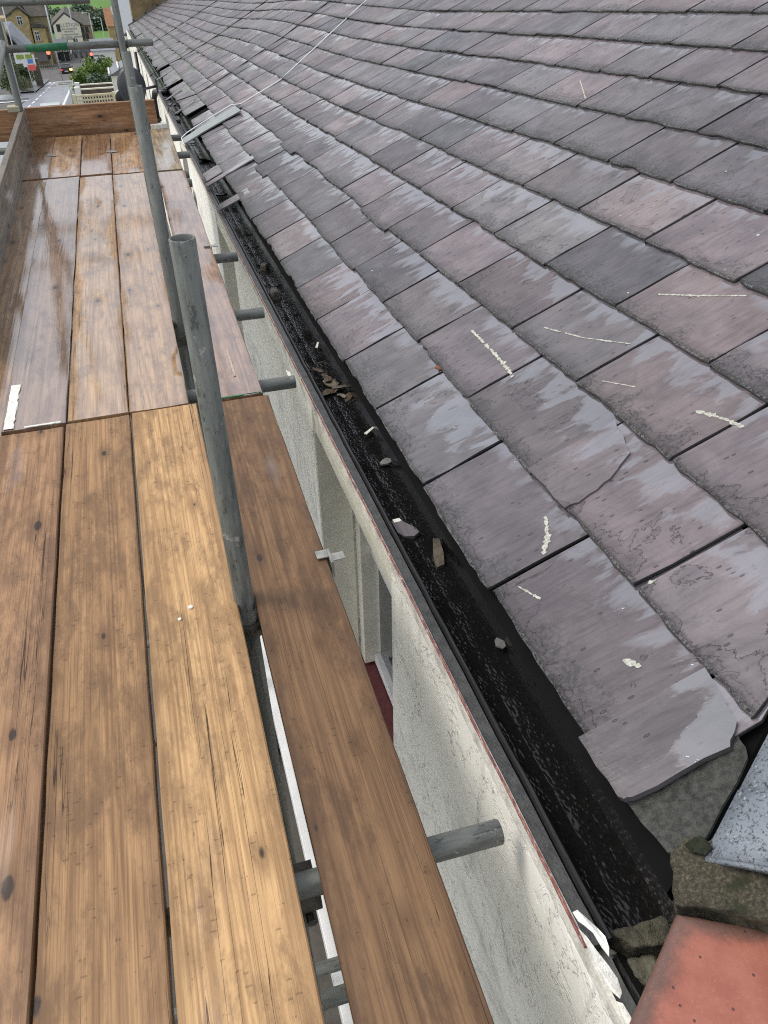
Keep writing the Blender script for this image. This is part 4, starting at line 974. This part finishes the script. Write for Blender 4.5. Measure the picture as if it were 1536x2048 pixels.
for (a_, b_, yy) in (((32, 33), (47, 50), Yh), ((68, 62), (82, 82), Yh - .6)):
    p, q = at(*a_, yy), at(*b_, yy); cx, cz, ww, wh = (p.x + q.x) / 2, (p.z + q.z) / 2, abs(q.x - p.x), abs(p.z - q.z)
    f = box('window', (cx - ww / 2, yy - .08, cz - wh / 2), (cx + ww / 2, yy - .003, cz + wh / 2), WHITEP, sh_)
    for sg in (-1, 1):
        for (za, zc) in ((-.44, .08), (.15, .44)): box('pane', (cx + sg * ww * .24 - ww * .18, yy - .1, cz + wh * za), (cx + sg * ww * .24 + ww * .18, yy - .081, cz + wh * zc), GLASS, f)
tube_mesh('rainwater_pipe', [(X(95, 30), Yh - .1, Z(92, 20)), (X(95, 30), Yh - .1, zb)], .07, GREY, sh_, 6)
for px in (30, 84): c = at(px, 6, Yh + 3); ch = box('chimney', (c.x - .5, Yh + 2.6, c.z - 2.0), (c.x + .5, Yh + 3.4, c.z + 1.2), DSAND, sh_)
# slate-roofed outbuilding in front of it
ob = thing('slate_outbuilding', 'low outbuilding with a wet grey slate roof before the stone house', 'house'); y_ = 100
def q3(px, py, y): v = at(px, py, y); return (v.x, v.y, v.z)
V = [q3(6, 44, 116.6), q3(22, 42, 117), q3(64, 86, 115), q3(62, 96, 113), q3(40, 92, 112), q3(12, 62, 113)]
mesh('roof', V + [(v[0], v[1], v[2] - .25) for v in V], [(0, 1, 2, 3, 4, 5), (11, 10, 9, 8, 7, 6)] + [(i, 6 + i, 6 + (i + 1) % 6, (i + 1) % 6) for i in range(6)], SROOF, ob)
prism('wall', [(X(8, 64, 114), GZ(114) - .5), (X(42, 92, 114), GZ(114) - .5), (X(40, 93, 114), Z(40, 94, 114)), (X(12, 64, 114), Z(12, 66, 114))], 113.6, 116.8, simple('dark_timber', (.02, .02, .022), .8), ob)
# white gable with painted lettering
gb = thing('white_gable_building', 'cream gable end with faded painted lettering below a green hill', 'building'); Yg = 200
Xg = lambda px, py: at(px, py, Yg).x; Zg = lambda px, py: at(px, py, Yg).z
apx = at(128, 28, Yg); zbg = GZ(Yg) - 1
xl_, xr_ = Xg(105, 48), Xg(160, 52); ze_ = (Zg(105, 47) + Zg(160, 52)) / 2
prism('wall', [(xl_, zbg), (xr_, zbg), (xr_, ze_), (apx.x, apx.z), (xl_, ze_)], Yg, Yg + 14, OFFW, gb)
for sg, xe in ((-1, xl_), (1, xr_)): prism('roof_slope', [(apx.x, apx.z + .06), (xe + sg * .4, ze_ - .2), (xe + sg * .4, ze_ + .1), (apx.x, apx.z + .36)], Yg - .1, Yg + 14, DROOF, gb)
wing = [(xr_ + .01, zbg), (Xg(186, 60), zbg), (Xg(186, 60), Zg(180, 52)), (xr_ + .01, Zg(162, 53))]
prism('wing_wall', wing, Yg + 1.5, Yg + 10, DSAND, gb)
mesh('wing_roof', [(xr_ - 1.2, Yg + 8, Zg(150, 30)), (Xg(172, 30), Yg + 8, Zg(176, 32)), (Xg(188, 52), Yg + 1.2, Zg(182, 51)), (xr_ - .05, Yg + 1.2, Zg(160, 52))], [(0, 3, 2, 1)], DROOF, gb)
for (px, py) in ((165, 60), (174, 59), (167, 73), (175, 72)):
    c = at(px, py, Yg + 1.5); box('window', (c.x - .3, Yg + 1.42, c.z - .5), (c.x + .3, Yg + 1.498, c.z + .5), GLASS, gb)
c = at(117, 56, Yg); box('window', (c.x - .35, Yg - .06, c.z - .65), (c.x + .35, Yg - .004, c.z + .65), GLASS, gb)
for px in (149, 153): c = at(px, 81, Yg); box('window', (c.x - .2, Yg - .06, c.z - .35), (c.x + .2, Yg - .004, c.z + .35), GLASS, gb)
FADED = simple('faded_sign_paint', (.30, .31, .28), .8, .2, 2)
def text(body, loc, size, mat, parent, rz=0.0, sx=1.0):
    cu = bpy.data.curves.new('lettering', 'FONT'); cu.body = body; cu.size = size; cu.extrude = .01; cu.align_x = 'CENTER'
    tmp = bpy.data.objects.new('tmp', cu); COL.objects.link(tmp); dg = bpy.context.evaluated_depsgraph_get(); m = bpy.data.meshes.new_from_object(tmp.evaluated_get(dg))
    bpy.data.objects.remove(tmp); m.materials.clear(); m.materials.append(mat); o = bpy.data.objects.new('lettering', m); COL.objects.link(o)
    o.rotation_euler = (R(90), 0, rz); o.location = loc; o.scale = (sx, 1, 1); o.parent = parent; return o
c = at(139, 53.5, Yg); text('ILLSTON', (c.x, Yg - .03, c.z), .95, FADED, gb, 0, 1.05)
rg = random.Random(4)
for i, (px, py, L) in enumerate(((138, 58, 22), (138, 63, 14), (141, 69, 26), (142, 74, 30), (140, 78, 14))):
    c = at(px, py, Yg); wd_ = L * Yg / 1577.9; x = c.x - wd_ / 2
    while x < c.x + wd_ / 2:
        l_ = rg.uniform(.18, .34); box('lettering_dash', (x, Yg - .022, c.z - .14), (x + l_, Yg - .003, c.z + .14), FADED, gb); x += l_ + rg.choice((.07, .07, .07, .25))
# dark shopfront with pale lettering
sf = thing('dark_shopfront', 'black painted shopfront with pale lettering beyond the crossing', 'shop'); Ys = 172
a_, b_ = at(93, 88, Ys), at(146, 140, Ys); BLK = simple('shop_black', (.010, .011, .013), .4, .2)
box('wall', (a_.x - .5, Ys, GZ(Ys) - .6), (b_.x, Ys + 7, a_.z), BLK, sf)
for (px, py, n) in ((107, 105, 4), (119, 103, 4), (132, 102, 4), (110, 123, 6)):
    c = at(px, py, Ys)
    for i in range(n): box('lettering', (c.x - .5 + i * .26, Ys - .04, c.z - .12), (c.x - .34 + i * .26, Ys - .004, c.z + (.18 if i % 2 else .10)), WHITEP, sf)
for px in (125, 136): c = at(px, 118, Ys); box('shop_window', (c.x - .4, Ys - .05, c.z - 1.0), (c.x + .4, Ys - .004, c.z + .8), GLASS, sf); box('window_post', (c.x + .42, Ys - .07, c.z - 1.1), (c.x + .48, Ys - .004, c.z + .9), WHITEP, sf)
# row of small gabled shops
ROW = ['grey gabled shop front next to the black shopfront', 'second grey gabled shop front along from the black shopfront', 'third grey gabled shop front along from the black shopfront', 'grey gabled shop front nearest the far red traffic light']
for i in range(4):
    c0, c1 = at(143 + i * 10.5, 112 - i * 1.5, 180), at(152.5 + i * 10.5, 112 - i * 1.5, 180)
    house('gabled_shop', ROW[i], c0.x, c1.x, 180, 188, c0.z, .9, simple('shop_grey', (.34, .33, .32), .7, .2), SROOF, True, None, ())['group'] = 'row of gabled shops'
# white house and cream terrace further down our side
c0, c1 = at(188, 118, 128), at(232, 118, 128); zt = at(200, 100, 128).z
house('white_house', 'white rendered house with a small dark window past the hedge', c0.x, c1.x, 128, 138, zt, .8, WREND, SROOF, False, None, ())
c = at(197, 111, 128); o = box('sign_strip', (c.x - .6, 127.93, c.z - .07), (c.x + .6, 127.97, c.z + .07), GREY); tag(o, 'thin grey nameplate on the white rendered house', 'sign')
tw = thing('cream_terrace', 'cream rendered terrace front stepping down beyond the slate roof', 'building')
for i, (y0, y1, z1) in enumerate(((52.2, 70, -3.9), (70.1, 92, -5.6), (92.1, 118, -7.6))):
    x0 = .49 + FA * y0 - .05; box('wall', (x0, y0, GZ(y1) - 1), (x0 + 6, y1, z1), OFFW, tw)
    mesh('roof', [(x0 - .25, y0, z1 - .05), (x0 - .25, y1, z1 - .05), (x0 + 3, y1, z1 + 2.0), (x0 + 3, y0, z1 + 2.0), (x0 + 3, y0, z1 - .05), (x0 + 3, y1, z1 - .05)], [(0, 1, 2, 3), (0, 3, 4), (1, 5, 2)], SROOF, tw)
    tube_mesh('rainwater_pipe', [(x0 - .08, y1 - .3, z1), (x0 - .08, y1 - .3, GZ(y1))], .06, BLACKP, tw, 6)
    for j in range(3):
        yy = y0 + (j + .6) * (y1 - y0) / 3.3; box('window', (x0 - .05, yy, z1 - 2.2), (x0 - .004, yy + 1.2, z1 - .5), GLASS, tw)
box('stone_gable', (1.9, 52.0, -12), (7, 53.5, -.9), simple('brown_stone', (.20, .145, .075), .9, .45, 1.2, .02, 4), tw)
box('chimney', (2.6, 52.1, -.9), (4.0, 53.4, 1.2), simple('brown_stone', (.20, .145, .075)), tw)
house('brown_roofed_house', 'house with an orange brown roof beyond the cream terrace', at(213, 40, 160).x, at(240, 40, 160).x, 160, 170, at(215, 52, 160).z, 2.2, SAND, BROOF, False)
# porch
pc = thing('white_porch', 'white front porch with a grey lean-to roof on the terrace', 'porch'); Yp = 78
a_, b_ = at(222, 150, Yp), at(241, 180, Yp); box('wall', (a_.x, Yp, GZ(Yp) - .3), (a_.x + 2.2, Yp + 2.2, a_.z), WREND, pc)
mesh('roof', [(a_.x - .2, Yp - .2, a_.z - .05), (a_.x - .2, Yp + 2.5, a_.z + .1), (a_.x + 2.3, Yp + 2.5, a_.z + 1.3), (a_.x + 2.3, Yp - .2, a_.z + 1.15), (a_.x + 2.3, Yp - .2, a_.z - .05), (a_.x + 2.3, Yp + 2.5, a_.z + .1)], [(0, 1, 2, 3), (0, 3, 4), (1, 5, 2)], SROOF, pc)
for i in range(3): tube_mesh('roof_rail', [(a_.x - .1 + i * .8, Yp - .25, a_.z + .1 + i * .4), (a_.x - .1 + i * .8, Yp + 2.4, a_.z + .2 + i * .4)], .08, WHITEP, pc, 6)
# screen-block garden wall
def screen_wall():
    t = thing('screen_block_wall', 'cream pierced screen block garden wall along a front path', 'garden wall'); Yw = 70
    a_, b_ = at(151, 190, Yw), at(227, 204, Yw); x0, x1 = a_.x, b_.x; zt = at(190, 188, Yw).z; h = .55; n = 13; w_ = (x1 - x0) / n
    CB = simple('cream_block', (.66, .61, .44), .8, .15, 3)
    for r_ in range(2):
        for i in range(n):
            cx, cz = x0 + (i + .5) * w_, zt - .10 - (r_ + .5) * .27; bm = bmesh.new(); o_ = [(-.5, -.5), (.5, -.5), (.5, .5), (-.5, .5)]
            vs_ = {}
            for dy in (0, .1):
                for k, sc_ in enumerate((1, .62)):
                    for j, (p, q) in enumerate(o_): vs_[(dy, k, j)] = bm.verts.new((cx + p * w_ * .98 * sc_, Yw + dy, cz + q * .265 * sc_))
            for j in range(4):
                j2 = (j + 1) % 4
                for dy in (0, .1): bm.faces.new((vs_[(dy, 0, j)], vs_[(dy, 0, j2)], vs_[(dy, 1, j2)], vs_[(dy, 1, j)]))
                for k in (0, 1): bm.faces.new((vs_[(0, k, j)], vs_[(0, k, j2)], vs_[(.1, k, j2)], vs_[(.1, k, j)]))
            bm_obj('screen_block', bm, CB, t)
    box('coping', (x0 - .05, Yw - .03, zt - .095), (x1 + .05, Yw + .13, zt), CB, t); box('base', (x0, Yw - .01, GZ(Yw) - .2), (x1, Yw + .11, zt - .65), CB, t)
    for x in (x0 - .13, x1 + .13): box('pier', (x - .11, Yw - .06, GZ(Yw) - .2), (x + .11, Yw + .16, zt + .06), CB, t)
screen_wall()
for i, (yy, l_) in enumerate(((84, 'brown panelled garden wall with pale coping before the hedge'), (79.5, 'lower garden wall with pale coping next to the screen blocks'))):
    t = thing('garden_wall', l_, 'garden wall'); a_, b_ = at(162, 170 + i * 7, yy), at(226, 166 + i * 7, yy); zt = at(190, 167 + i * 9, yy).z
    box('panel', (a_.x, yy, GZ(yy) - .3), (b_.x, yy + .15, zt - .1), simple('brown_panel', (.10, .075, .06), .7, .4, 2), t); box('coping', (a_.x - .1, yy - .05, zt - .095), (b_.x + .1, yy + .2, zt), CREAM, t)
    box('pier', (a_.x - .55, yy - .1, GZ(yy) - .3), (a_.x - .12, yy + .3, zt + .15), WREND, t)
# foliage
def foliage(name, c, rad, n, size, cols, seed, parent=None, lobes=7):
    rg = random.Random(seed); V = []; F = []; L = []
    for i in range(lobes): L.append((Vector((c[0] + rad[0] * rg.uniform(-.7, .7), c[1] + rad[1] * rg.uniform(-.7, .7), c[2] + rad[2] * rg.uniform(-.55, .7))), rg.uniform(.35, .6)))
    for i in range(n):
        lc, lr = rg.choice(L); d_ = Vector((rg.gauss(0, 1), rg.gauss(0, 1), rg.gauss(0, 1))).normalized() * (rg.random() ** .4)
        p = lc + Vector((d_.x * rad[0], d_.y * rad[1], d_.z * rad[2])) * lr; s_ = size * rg.uniform(.6, 1.4)
        u_ = Vector((rg.gauss(0, 1), rg.gauss(0, 1), rg.gauss(0, 1))).normalized(); v_ = u_.orthogonal().normalized(); b = len(V)
        V += [p - u_ * s_, p + v_ * s_ * .55, p + u_ * s_, p - v_ * s_ * .55]; F.append((b, b + 1, b + 2, b + 3))
    return mesh(name, V, F, cols, parent)
def leafmat(name, a_, b_):
    N = NT(name); g = N.n('ShaderNodeNewGeometry'); col = N.mix(g.outputs['Random Per Island'], a_, b_); return N.set(col, .55)
HEDGE = leafmat('hedge_leaf', (.035, .085, .012), (.16, .26, .03)); TREE = leafmat('tree_leaf', (.02, .048, .022), (.06, .11, .05)); SHRUB = leafmat('shrub_leaf', (.03, .06, .02), (.11, .15, .05))
for i, (px, py, yy, rd, lab) in enumerate(((165, 152, 98, (1.3, 1.3, 1.1), 'rounded bright green bush at the roadside end of the hedge'), (180, 138, 100, (1.5, 1.4, 1.3), 'yellowish green bush rising behind the rounded bush'),
        (200, 140, 101, (1.6, 1.4, 1.5), 'tall dark centred bush in the middle of the front hedge'), (216, 138, 102, (1.2, 1.3, 1.4), 'dark green conifer bush beside the cream terrace'), (208, 157, 94, (1.4, 1.1, .9), 'low dark shrub over the garden wall'))):
    c = at(px, py + 7, yy); t = thing('bush', lab, 'bush', (c.x, yy, GZ(yy)), 'bushes of the front hedge')
    foliage('crown', (0, 0, c.z - GZ(yy)), (rd[0], rd[1], rd[2]), 1500, .12, HEDGE if i < 3 else TREE, 60 + i, t); foliage('skirt', (0, 0, (c.z - GZ(yy)) * .45), (rd[0] * .8, rd[1] * .8, (c.z - GZ(yy)) * .5), 700, .13, SHRUB, 90 + i, t)
    tube_mesh('trunk', [(0, 0, -.1), (.05, 0, c.z - GZ(yy))], .07, DSAND, t, 6)
for i, (px, py, yy, rd, lab) in enumerate(((38, 138, 108, (1.6, 1.5, 1.4), 'dark shrub behind the sale boards by the side road'), (12, 150, 104, (2.0, 1.5, 1.8), 'large dark shrub at the corner of the side road'))):
    c = at(px, py, yy); t = thing('bush', lab, 'bush', (c.x, yy, GZ(yy))); foliage('crown', (0, 0, c.z - GZ(yy)), rd, 1300, .14, SHRUB, 160 + i, t); tube_mesh('trunk', [(0, 0, -.1), (.05, 0, c.z - GZ(yy))], .08, DSAND, t, 6)
rg = random.Random(9)
for i, (px, py, h_) in enumerate(((98, 22, 9), (108, 18, 11), (122, 14, 13), (134, 12, 14), (146, 15, 13), (156, 20, 11), (168, 26, 8), (178, 27, 7), (190, 26, 8), (203, 27, 7), (216, 27, 8), (88, 14, 11))):
    yy = 262 + 6 * (i % 3); c = at(px, py, yy); g_ = GZ(yy); hh = max(4.5, c.z - g_)
    t = thing('tree', 'dark leafy tree in the belt below the green field' if i % 11 else ('dark tree behind the stone house at the end of the belt' if i else 'dark tree just beside the stone house rainwater pipe'), 'tree', (c.x, yy, g_), 'trees below the green field')
    foliage('crown', (0, 0, hh - 3.4), (3.0, 3.0, 3.0), 1500, .34, TREE, 200 + i, t, 9)
    tube_mesh('trunk', [(0, 0, -.4), (.1, 0, hh * .45), (.3, .1, hh * .8)], .28, DSAND, t, 7)
    for sg in (-1, 1): tube_mesh('limb', [(.1, 0, hh * .45), (sg * 1.2, .4 * sg, hh * .72)], .12, DSAND, t, 5)
# stone garden wall of upright slabs by the side road
t = thing('stone_garden_wall', 'rough upright stone slab wall beside the pavement', 'garden wall')
for i in range(7):
    c = at(31 + i * 5, 172 - i * 1.2, 112); rg = random.Random(i); h_ = rg.uniform(1.2, 1.9)
    prism('stone', [(c.x - .17, GZ(112) - .3), (c.x + .17, GZ(112) - .3), (c.x + .16, GZ(112) + h_), (c.x + rg.uniform(-.05, .1), GZ(112) + h_ + .25), (c.x - .16, GZ(112) + h_ - .1)], 112, 112.4, simple('slab_stone', (.20, .175, .12), .9, .35, 2), t)
o = box('stone_pier', (at(66, 140, 116).x, 116, GZ(116) - .3), (at(80, 140, 116).x, 116.9, at(72, 118, 116).z), simple('pier_stone', (.17, .155, .12), .9, .35, 2)); tag(o, 'square stone gate pier behind the red sale board', 'pier')
# railings
t = thing('railings', 'dark pedestrian guard railings at the crossing', 'railings')
for i in range(10):
    c = at(82 + i * 4, 148 - i * .6, 150); tube_mesh('rail_post', [(c.x, 150, GZ(150)), (c.x, 150, GZ(150) + 1.15)], .045, BLACKP, t, 6)
a_, b_ = at(80, 140, 150), at(120, 140, 150)
for z in (.15, 1.1): tube_mesh('rail_bar', [(a_.x, 150, GZ(150) + z), (b_.x, 150, GZ(150) + z)], .05, GREY, t, 6)
o = thing('dark_awning', 'black shop awning beside the railings', 'awning'); c0, c1 = at(70, 106, 155), at(96, 122, 155)
mesh('canopy', [(c0.x, 155, c1.z), (c1.x, 155, c1.z), (c1.x, 157, c0.z), (c0.x, 157, c0.z), (c0.x, 157, c1.z), (c1.x, 157, c1.z)], [(0, 1, 2, 3), (0, 3, 4), (1, 5, 2), (0, 4, 5, 1)], BLACKP, o); box('wall', (c0.x - .3, 157.01, GZ(157) - .5), (c1.x + .3, 161, c0.z + .5), DSAND, o)
# lamp posts
LAMP = simple('lamp_steel', (.40, .43, .44), .45, .12, 2)
for i, (pt, pb, yy, arm, lab) in enumerate((((93, 3), (126, 163), 118, 0, 'tall grey lamp post rising in front of the cream gable'), ((135, -8), (156, 100), 165, 0, 'slim lamp post crossing the painted lettering'),
        ((180, 26), (195, 110), 172, -.9, 'lamp post with a short arm right of the cream gable'), ((207, 36), (214, 100), 190, -1.0, 'far lamp post with an arm before the tree belt'), ((19, 8), (30, 110), 108, .0, 'thin pole in front of the stone house window'), ((3, 20), (14, 90), 100, 0, 'thin pole at the edge of the slate outbuilding'))):
    b_ = at(pb[0], pb[1], yy); top = at(pt[0], pt[1], yy); t = thing('lamp_post', lab, 'lamp post', (b_.x, yy, GZ(yy)))
    H_ = top.z - GZ(yy); tube_mesh('column', [(0, 0, 0), (0, 0, H_ * .4), (0, 0, H_)], .085 if i < 4 else .06, LAMP, t, 8)
    if arm: tube_mesh('arm', [(0, 0, H_), (arm * .5, 0, H_ + .08), (arm, 0, H_ + .05)], .05, LAMP, t, 6); box('lantern', (arm - .35 if arm < 0 else arm, -.12, H_ - .02), (arm if arm < 0 else arm + .35, .12, H_ + .1), WHITEP, t)
# street sign on a post, estate boards, traffic lights
c = at(130, 167, 72); t = thing('street_sign', 'white direction sign on a grey post beside the road', 'sign', (c.x + .25, 72, GZ(72)))
box('board', (-.65 - .25, -.05, c.z - GZ(72) - .16), (.62 - .25, -.01, c.z - GZ(72) + .18), WHITEP, t); tube_mesh('post', [(0, 0, 0), (0, 0, c.z - GZ(72) + .1)], .055, LAMP, t, 8)
for i in range(2): box('lettering', (-.75, -.062, c.z - GZ(72) - .06 + i * .11), (.25, -.051, c.z - GZ(72) - .03 + i * .11), GREY, t)
c = at(50, 120, 102); t = thing('sale_board', 'cluster of white sale boards with green and blue panels on a post', 'sign', (at(60, 160, 102).x, 102, GZ(102))); lx = at(30, 120, 102).x - t.location.x; rx = at(70, 120, 102).x - t.location.x; tz = at(50, 104, 102).z - GZ(102); bz = at(50, 134, 102).z - GZ(102)
tube_mesh('post', [(.2, 0, -.1), (.05, 0, tz)], .05, LAMP, t, 6); box('board', (lx, -.06, bz + .35), (rx - .3, -.02, tz), WHITEP, t); box('board', (lx + .7, -.10, bz), (rx, -.065, tz - .25), WHITEP, t)
box('colour_panel', (lx + .2, -.115, bz + .75), (lx + .95, -.101, bz + 1.15), simple('sign_green', (.25, .34, .05), .6, .15), t); box('colour_panel', (lx + 1.1, -.115, bz + .75), (lx + 1.75, -.101, bz + 1.15), simple('sign_green', (.25, .34, .05), .6, .15), t)
box('colour_panel', (lx + 1.2, -.117, bz + .3), (lx + 1.75, -.102, bz + .7), simple('sign_blue', (.09, .22, .55), .6, .15), t); box('red_tag', (rx - .85, -.14, bz - .35), (rx - .1, -.105, bz + .2), simple('sign_red', (.75, .12, .10), .6, .1), t)
REDL = emis('red_signal', (1, .10, .06), 2.2)
for i, (px, py, yy, lab) in enumerate(((97, 107, 148, 'red traffic light by the pedestrian railings'), (183, 110, 165, 'red traffic light before the far gabled shops'))):
    c = at(px, py, yy); t = thing('traffic_light', lab, 'traffic light', (c.x, yy, GZ(yy)), 'traffic lights at the crossing'); z = c.z - GZ(yy)
    tube_mesh('post', [(0, 0, 0), (0, 0, z + .4)], .07, GREY, t, 8); box('head', (-.22, -.2, z - .75), (.22, -.02, z + .45), BLACKP, t)
    bm = bmesh.new(); bmesh.ops.create_uvsphere(bm, u_segments=10, v_segments=6, radius=.3 if i == 0 else .26)
    for v in bm.verts: v.co = Vector((v.co.x, v.co.y * .25 - .2, v.co.z + z + .15))
    bm_obj('red_lamp', bm, REDL, t, True)
# cars
def car(label, x, y, rz, paint, lights=False):
    t = thing('car', label, 'car', (x, y, GZ(y) + .07)); t.rotation_euler = (-.09, 0, rz); PM = simple('car_paint_' + label.split()[0], paint, .22, .08)
    prof = [(-2.05, .32), (-2.1, .62), (-1.98, .92), (-1.35, 1.0), (-1.05, 1.02), (1.0, 1.0), (1.95, .88), (2.08, .60), (2.05, .30)]
    bm = bmesh.new(); rows = []
    for sx in (-.86, -.80, .80, .86): rows.append([bm.verts.new((sx * (1 if z < .9 else .96), y_, (z if abs(sx) < .85 else min(z, .86) if z > .5 else z + .06))) for y_, z in prof])
    for i in range(3):
        for k in range(len(prof) - 1): bm.faces.new((rows[i][k], rows[i][k + 1], rows[i + 1][k + 1], rows[i + 1][k]))
    for r_ in (rows[0], rows[-1]): bm.faces.new(r_)
    for i in range(3): bm.faces.new((rows[i][0], rows[i + 1][0], rows[i + 1][-1], rows[i][-1]))
    bm_obj('body', bm, PM, t)
    def cab(nm, pr, sx, mt, p=None):
        b2 = bmesh.new(); A_ = [[b2.verts.new((s * sx * w_, y_, z)) for y_, z, w_ in pr] for s in (-1, 1)]
        for k in range(len(pr)): b2.faces.new((A_[0][k], A_[0][(k + 1) % len(pr)], A_[1][(k + 1) % len(pr)], A_[1][k]))
        b2.faces.new(A_[0]); b2.faces.new(A_[1]); return bm_obj(nm, b2, mt, t)
    cab('windows', [(-1.85, .98, 1), (-1.35, 1.40, .84), (.15, 1.42, .84), (.95, .99, 1)], .78, GLASS); cab('roof', [(-1.42, 1.395, .86), (-1.2, 1.46, .82), (.0, 1.47, .82), (.2, 1.415, .86)], .78, PM)
    for sx in (-.80, .80):
        for y_ in (-1.3, 1.3):
            b2 = bmesh.new(); bmesh.ops.create_cone(b2, cap_ends=True, segments=16, radius1=.31, radius2=.31, depth=.2)
            for v in b2.verts: v.co = Vector((v.co.z + sx, v.co.x + y_, v.co.y + .31))
            wh = bm_obj('wheel', b2, BLACKP, t); b2 = bmesh.new(); bmesh.ops.create_cone(b2, cap_ends=True, segments=12, radius1=.19, radius2=.17, depth=.03)
            for v in b2.verts: v.co = Vector((v.co.z + sx + (.11 if sx > 0 else -.11), v.co.x + y_, v.co.y + .31))
            bm_obj('rim', b2, STEEL, wh)
    for sx in (-.66, .66):
        box('tail_light', (sx - .16, -2.13, .62), (sx + .16, -2.06, .84), emis('tail_red', (.8, .02, .01), .6) if not lights else (emis('indicator', (1, .35, .05), 9) if sx > 0 else emis('tail_red', (.8, .02, .01), .6)), t)
        box('headlight', (sx - .2, 2.02, .58), (sx + .2, 2.09, .76), WHITEP, t)
    box('number_plate', (-.26, -2.125, .50), (.26, -2.095, .61), WHITEP, t); box('rear_bumper', (-.82, -2.12, .30), (.82, -2.0, .46), BLACKP, t)
    for sx in (-1, 1): box('mirror', (sx * .95 - .1, .55, .95), (sx * .95 + .1, .65, 1.08), PM, t)
    return t
c = at(134, 148, 139); car('black hatchback with its orange indicator lit driving away down the road', c.x, 139, .05, (.012, .011, .013), True)
c = at(101, 208, 66); car('pale silver car parked at the kerb just below the deck', c.x, 66, .02, (.48, .55, .55))
# satellite dish on the wall
t = thing('satellite_dish', 'dark grey satellite dish on a bracket off the house wall', 'satellite dish', at(264, 174, 15.6)); bm = bmesh.new(); n = 28; rings = []
for j in range(7):
    r_ = j / 6; rings.append([bm.verts.new((.235 * r_ * math.cos(2 * math.pi * k / n), .08 * r_ * r_, .30 * r_ * math.sin(2 * math.pi * k / n))) for k in range(n)] if j else [bm.verts.new((0, 0, 0))])
for k in range(n): bm.faces.new((rings[0][0], rings[1][k], rings[1][(k + 1) % n]))
for j in range(1, 6):
    for k in range(n): bm.faces.new((rings[j][k], rings[j][(k + 1) % n], rings[j + 1][(k + 1) % n], rings[j + 1][k]))
DISH = simple('dish_grey', (.045, .048, .055), .45, .15)
o = bm_obj('reflector', bm, DISH, t, True); md = o.modifiers.new('thick', 'SOLIDIFY'); md.thickness = .012
tube_mesh('arm', [(0, .02, -.08), (.2, .06, -.05), (.43, .08, -.02)], .022, DISH, t, 8); tube_mesh('boom', [(0, .05, -.27), (0, .40, -.24)], .012, DISH, t, 6); box('receiver', (-.04, .38, -.28), (.04, .46, -.20), GREY, t)
box('wall_plate', (.40, .02, -.14), (.425, .16, .10), DISH, t)
# second dish seen below, on the porch roof
t = thing('satellite_dish', 'small pale edged dish low on the terrace wall by the path', 'satellite dish', at(246, 196, 55)); bm = bmesh.new(); bmesh.ops.create_uvsphere(bm, u_segments=16, v_segments=8, radius=.45)
for v in bm.verts: v.co = Vector((v.co.x, v.co.y * .3, v.co.z))
bm_obj('reflector', bm, BLACKP, t, True); tube_mesh('rim', [(.46 * math.cos(q * .2), -.02, .46 * math.sin(q * .2)) for q in range(3, 14)], .045, WHITEP, t, 6); tube_mesh('arm', [(0, .1, 0), (1.6, .3, 0)], .04, GREY, t, 6)
# striped plastic barrier on the pavement under the deck
t = thing('striped_barrier', 'red and white striped barrier board on the pavement under the deck', 'barrier', (.02, 3.4, GZ(3.4) + .2)); 
for i in range(10): box('stripe', (-.04, i * .28 - 1.4, .75), (.05, i * .28 - 1.4 + .277, 1.0), simple('barrier_red', (.42, .03, .03), .5, .1) if i % 2 else WHITEP, t)
for y in (-1.2, 1.2): box('foot', (-.3, y - .1, -.02), (.3, y + .1, .08), BLACKP, t); box('leg', (-.03, y - .03, .08), (.03, y + .03, .80), WHITEP, t)
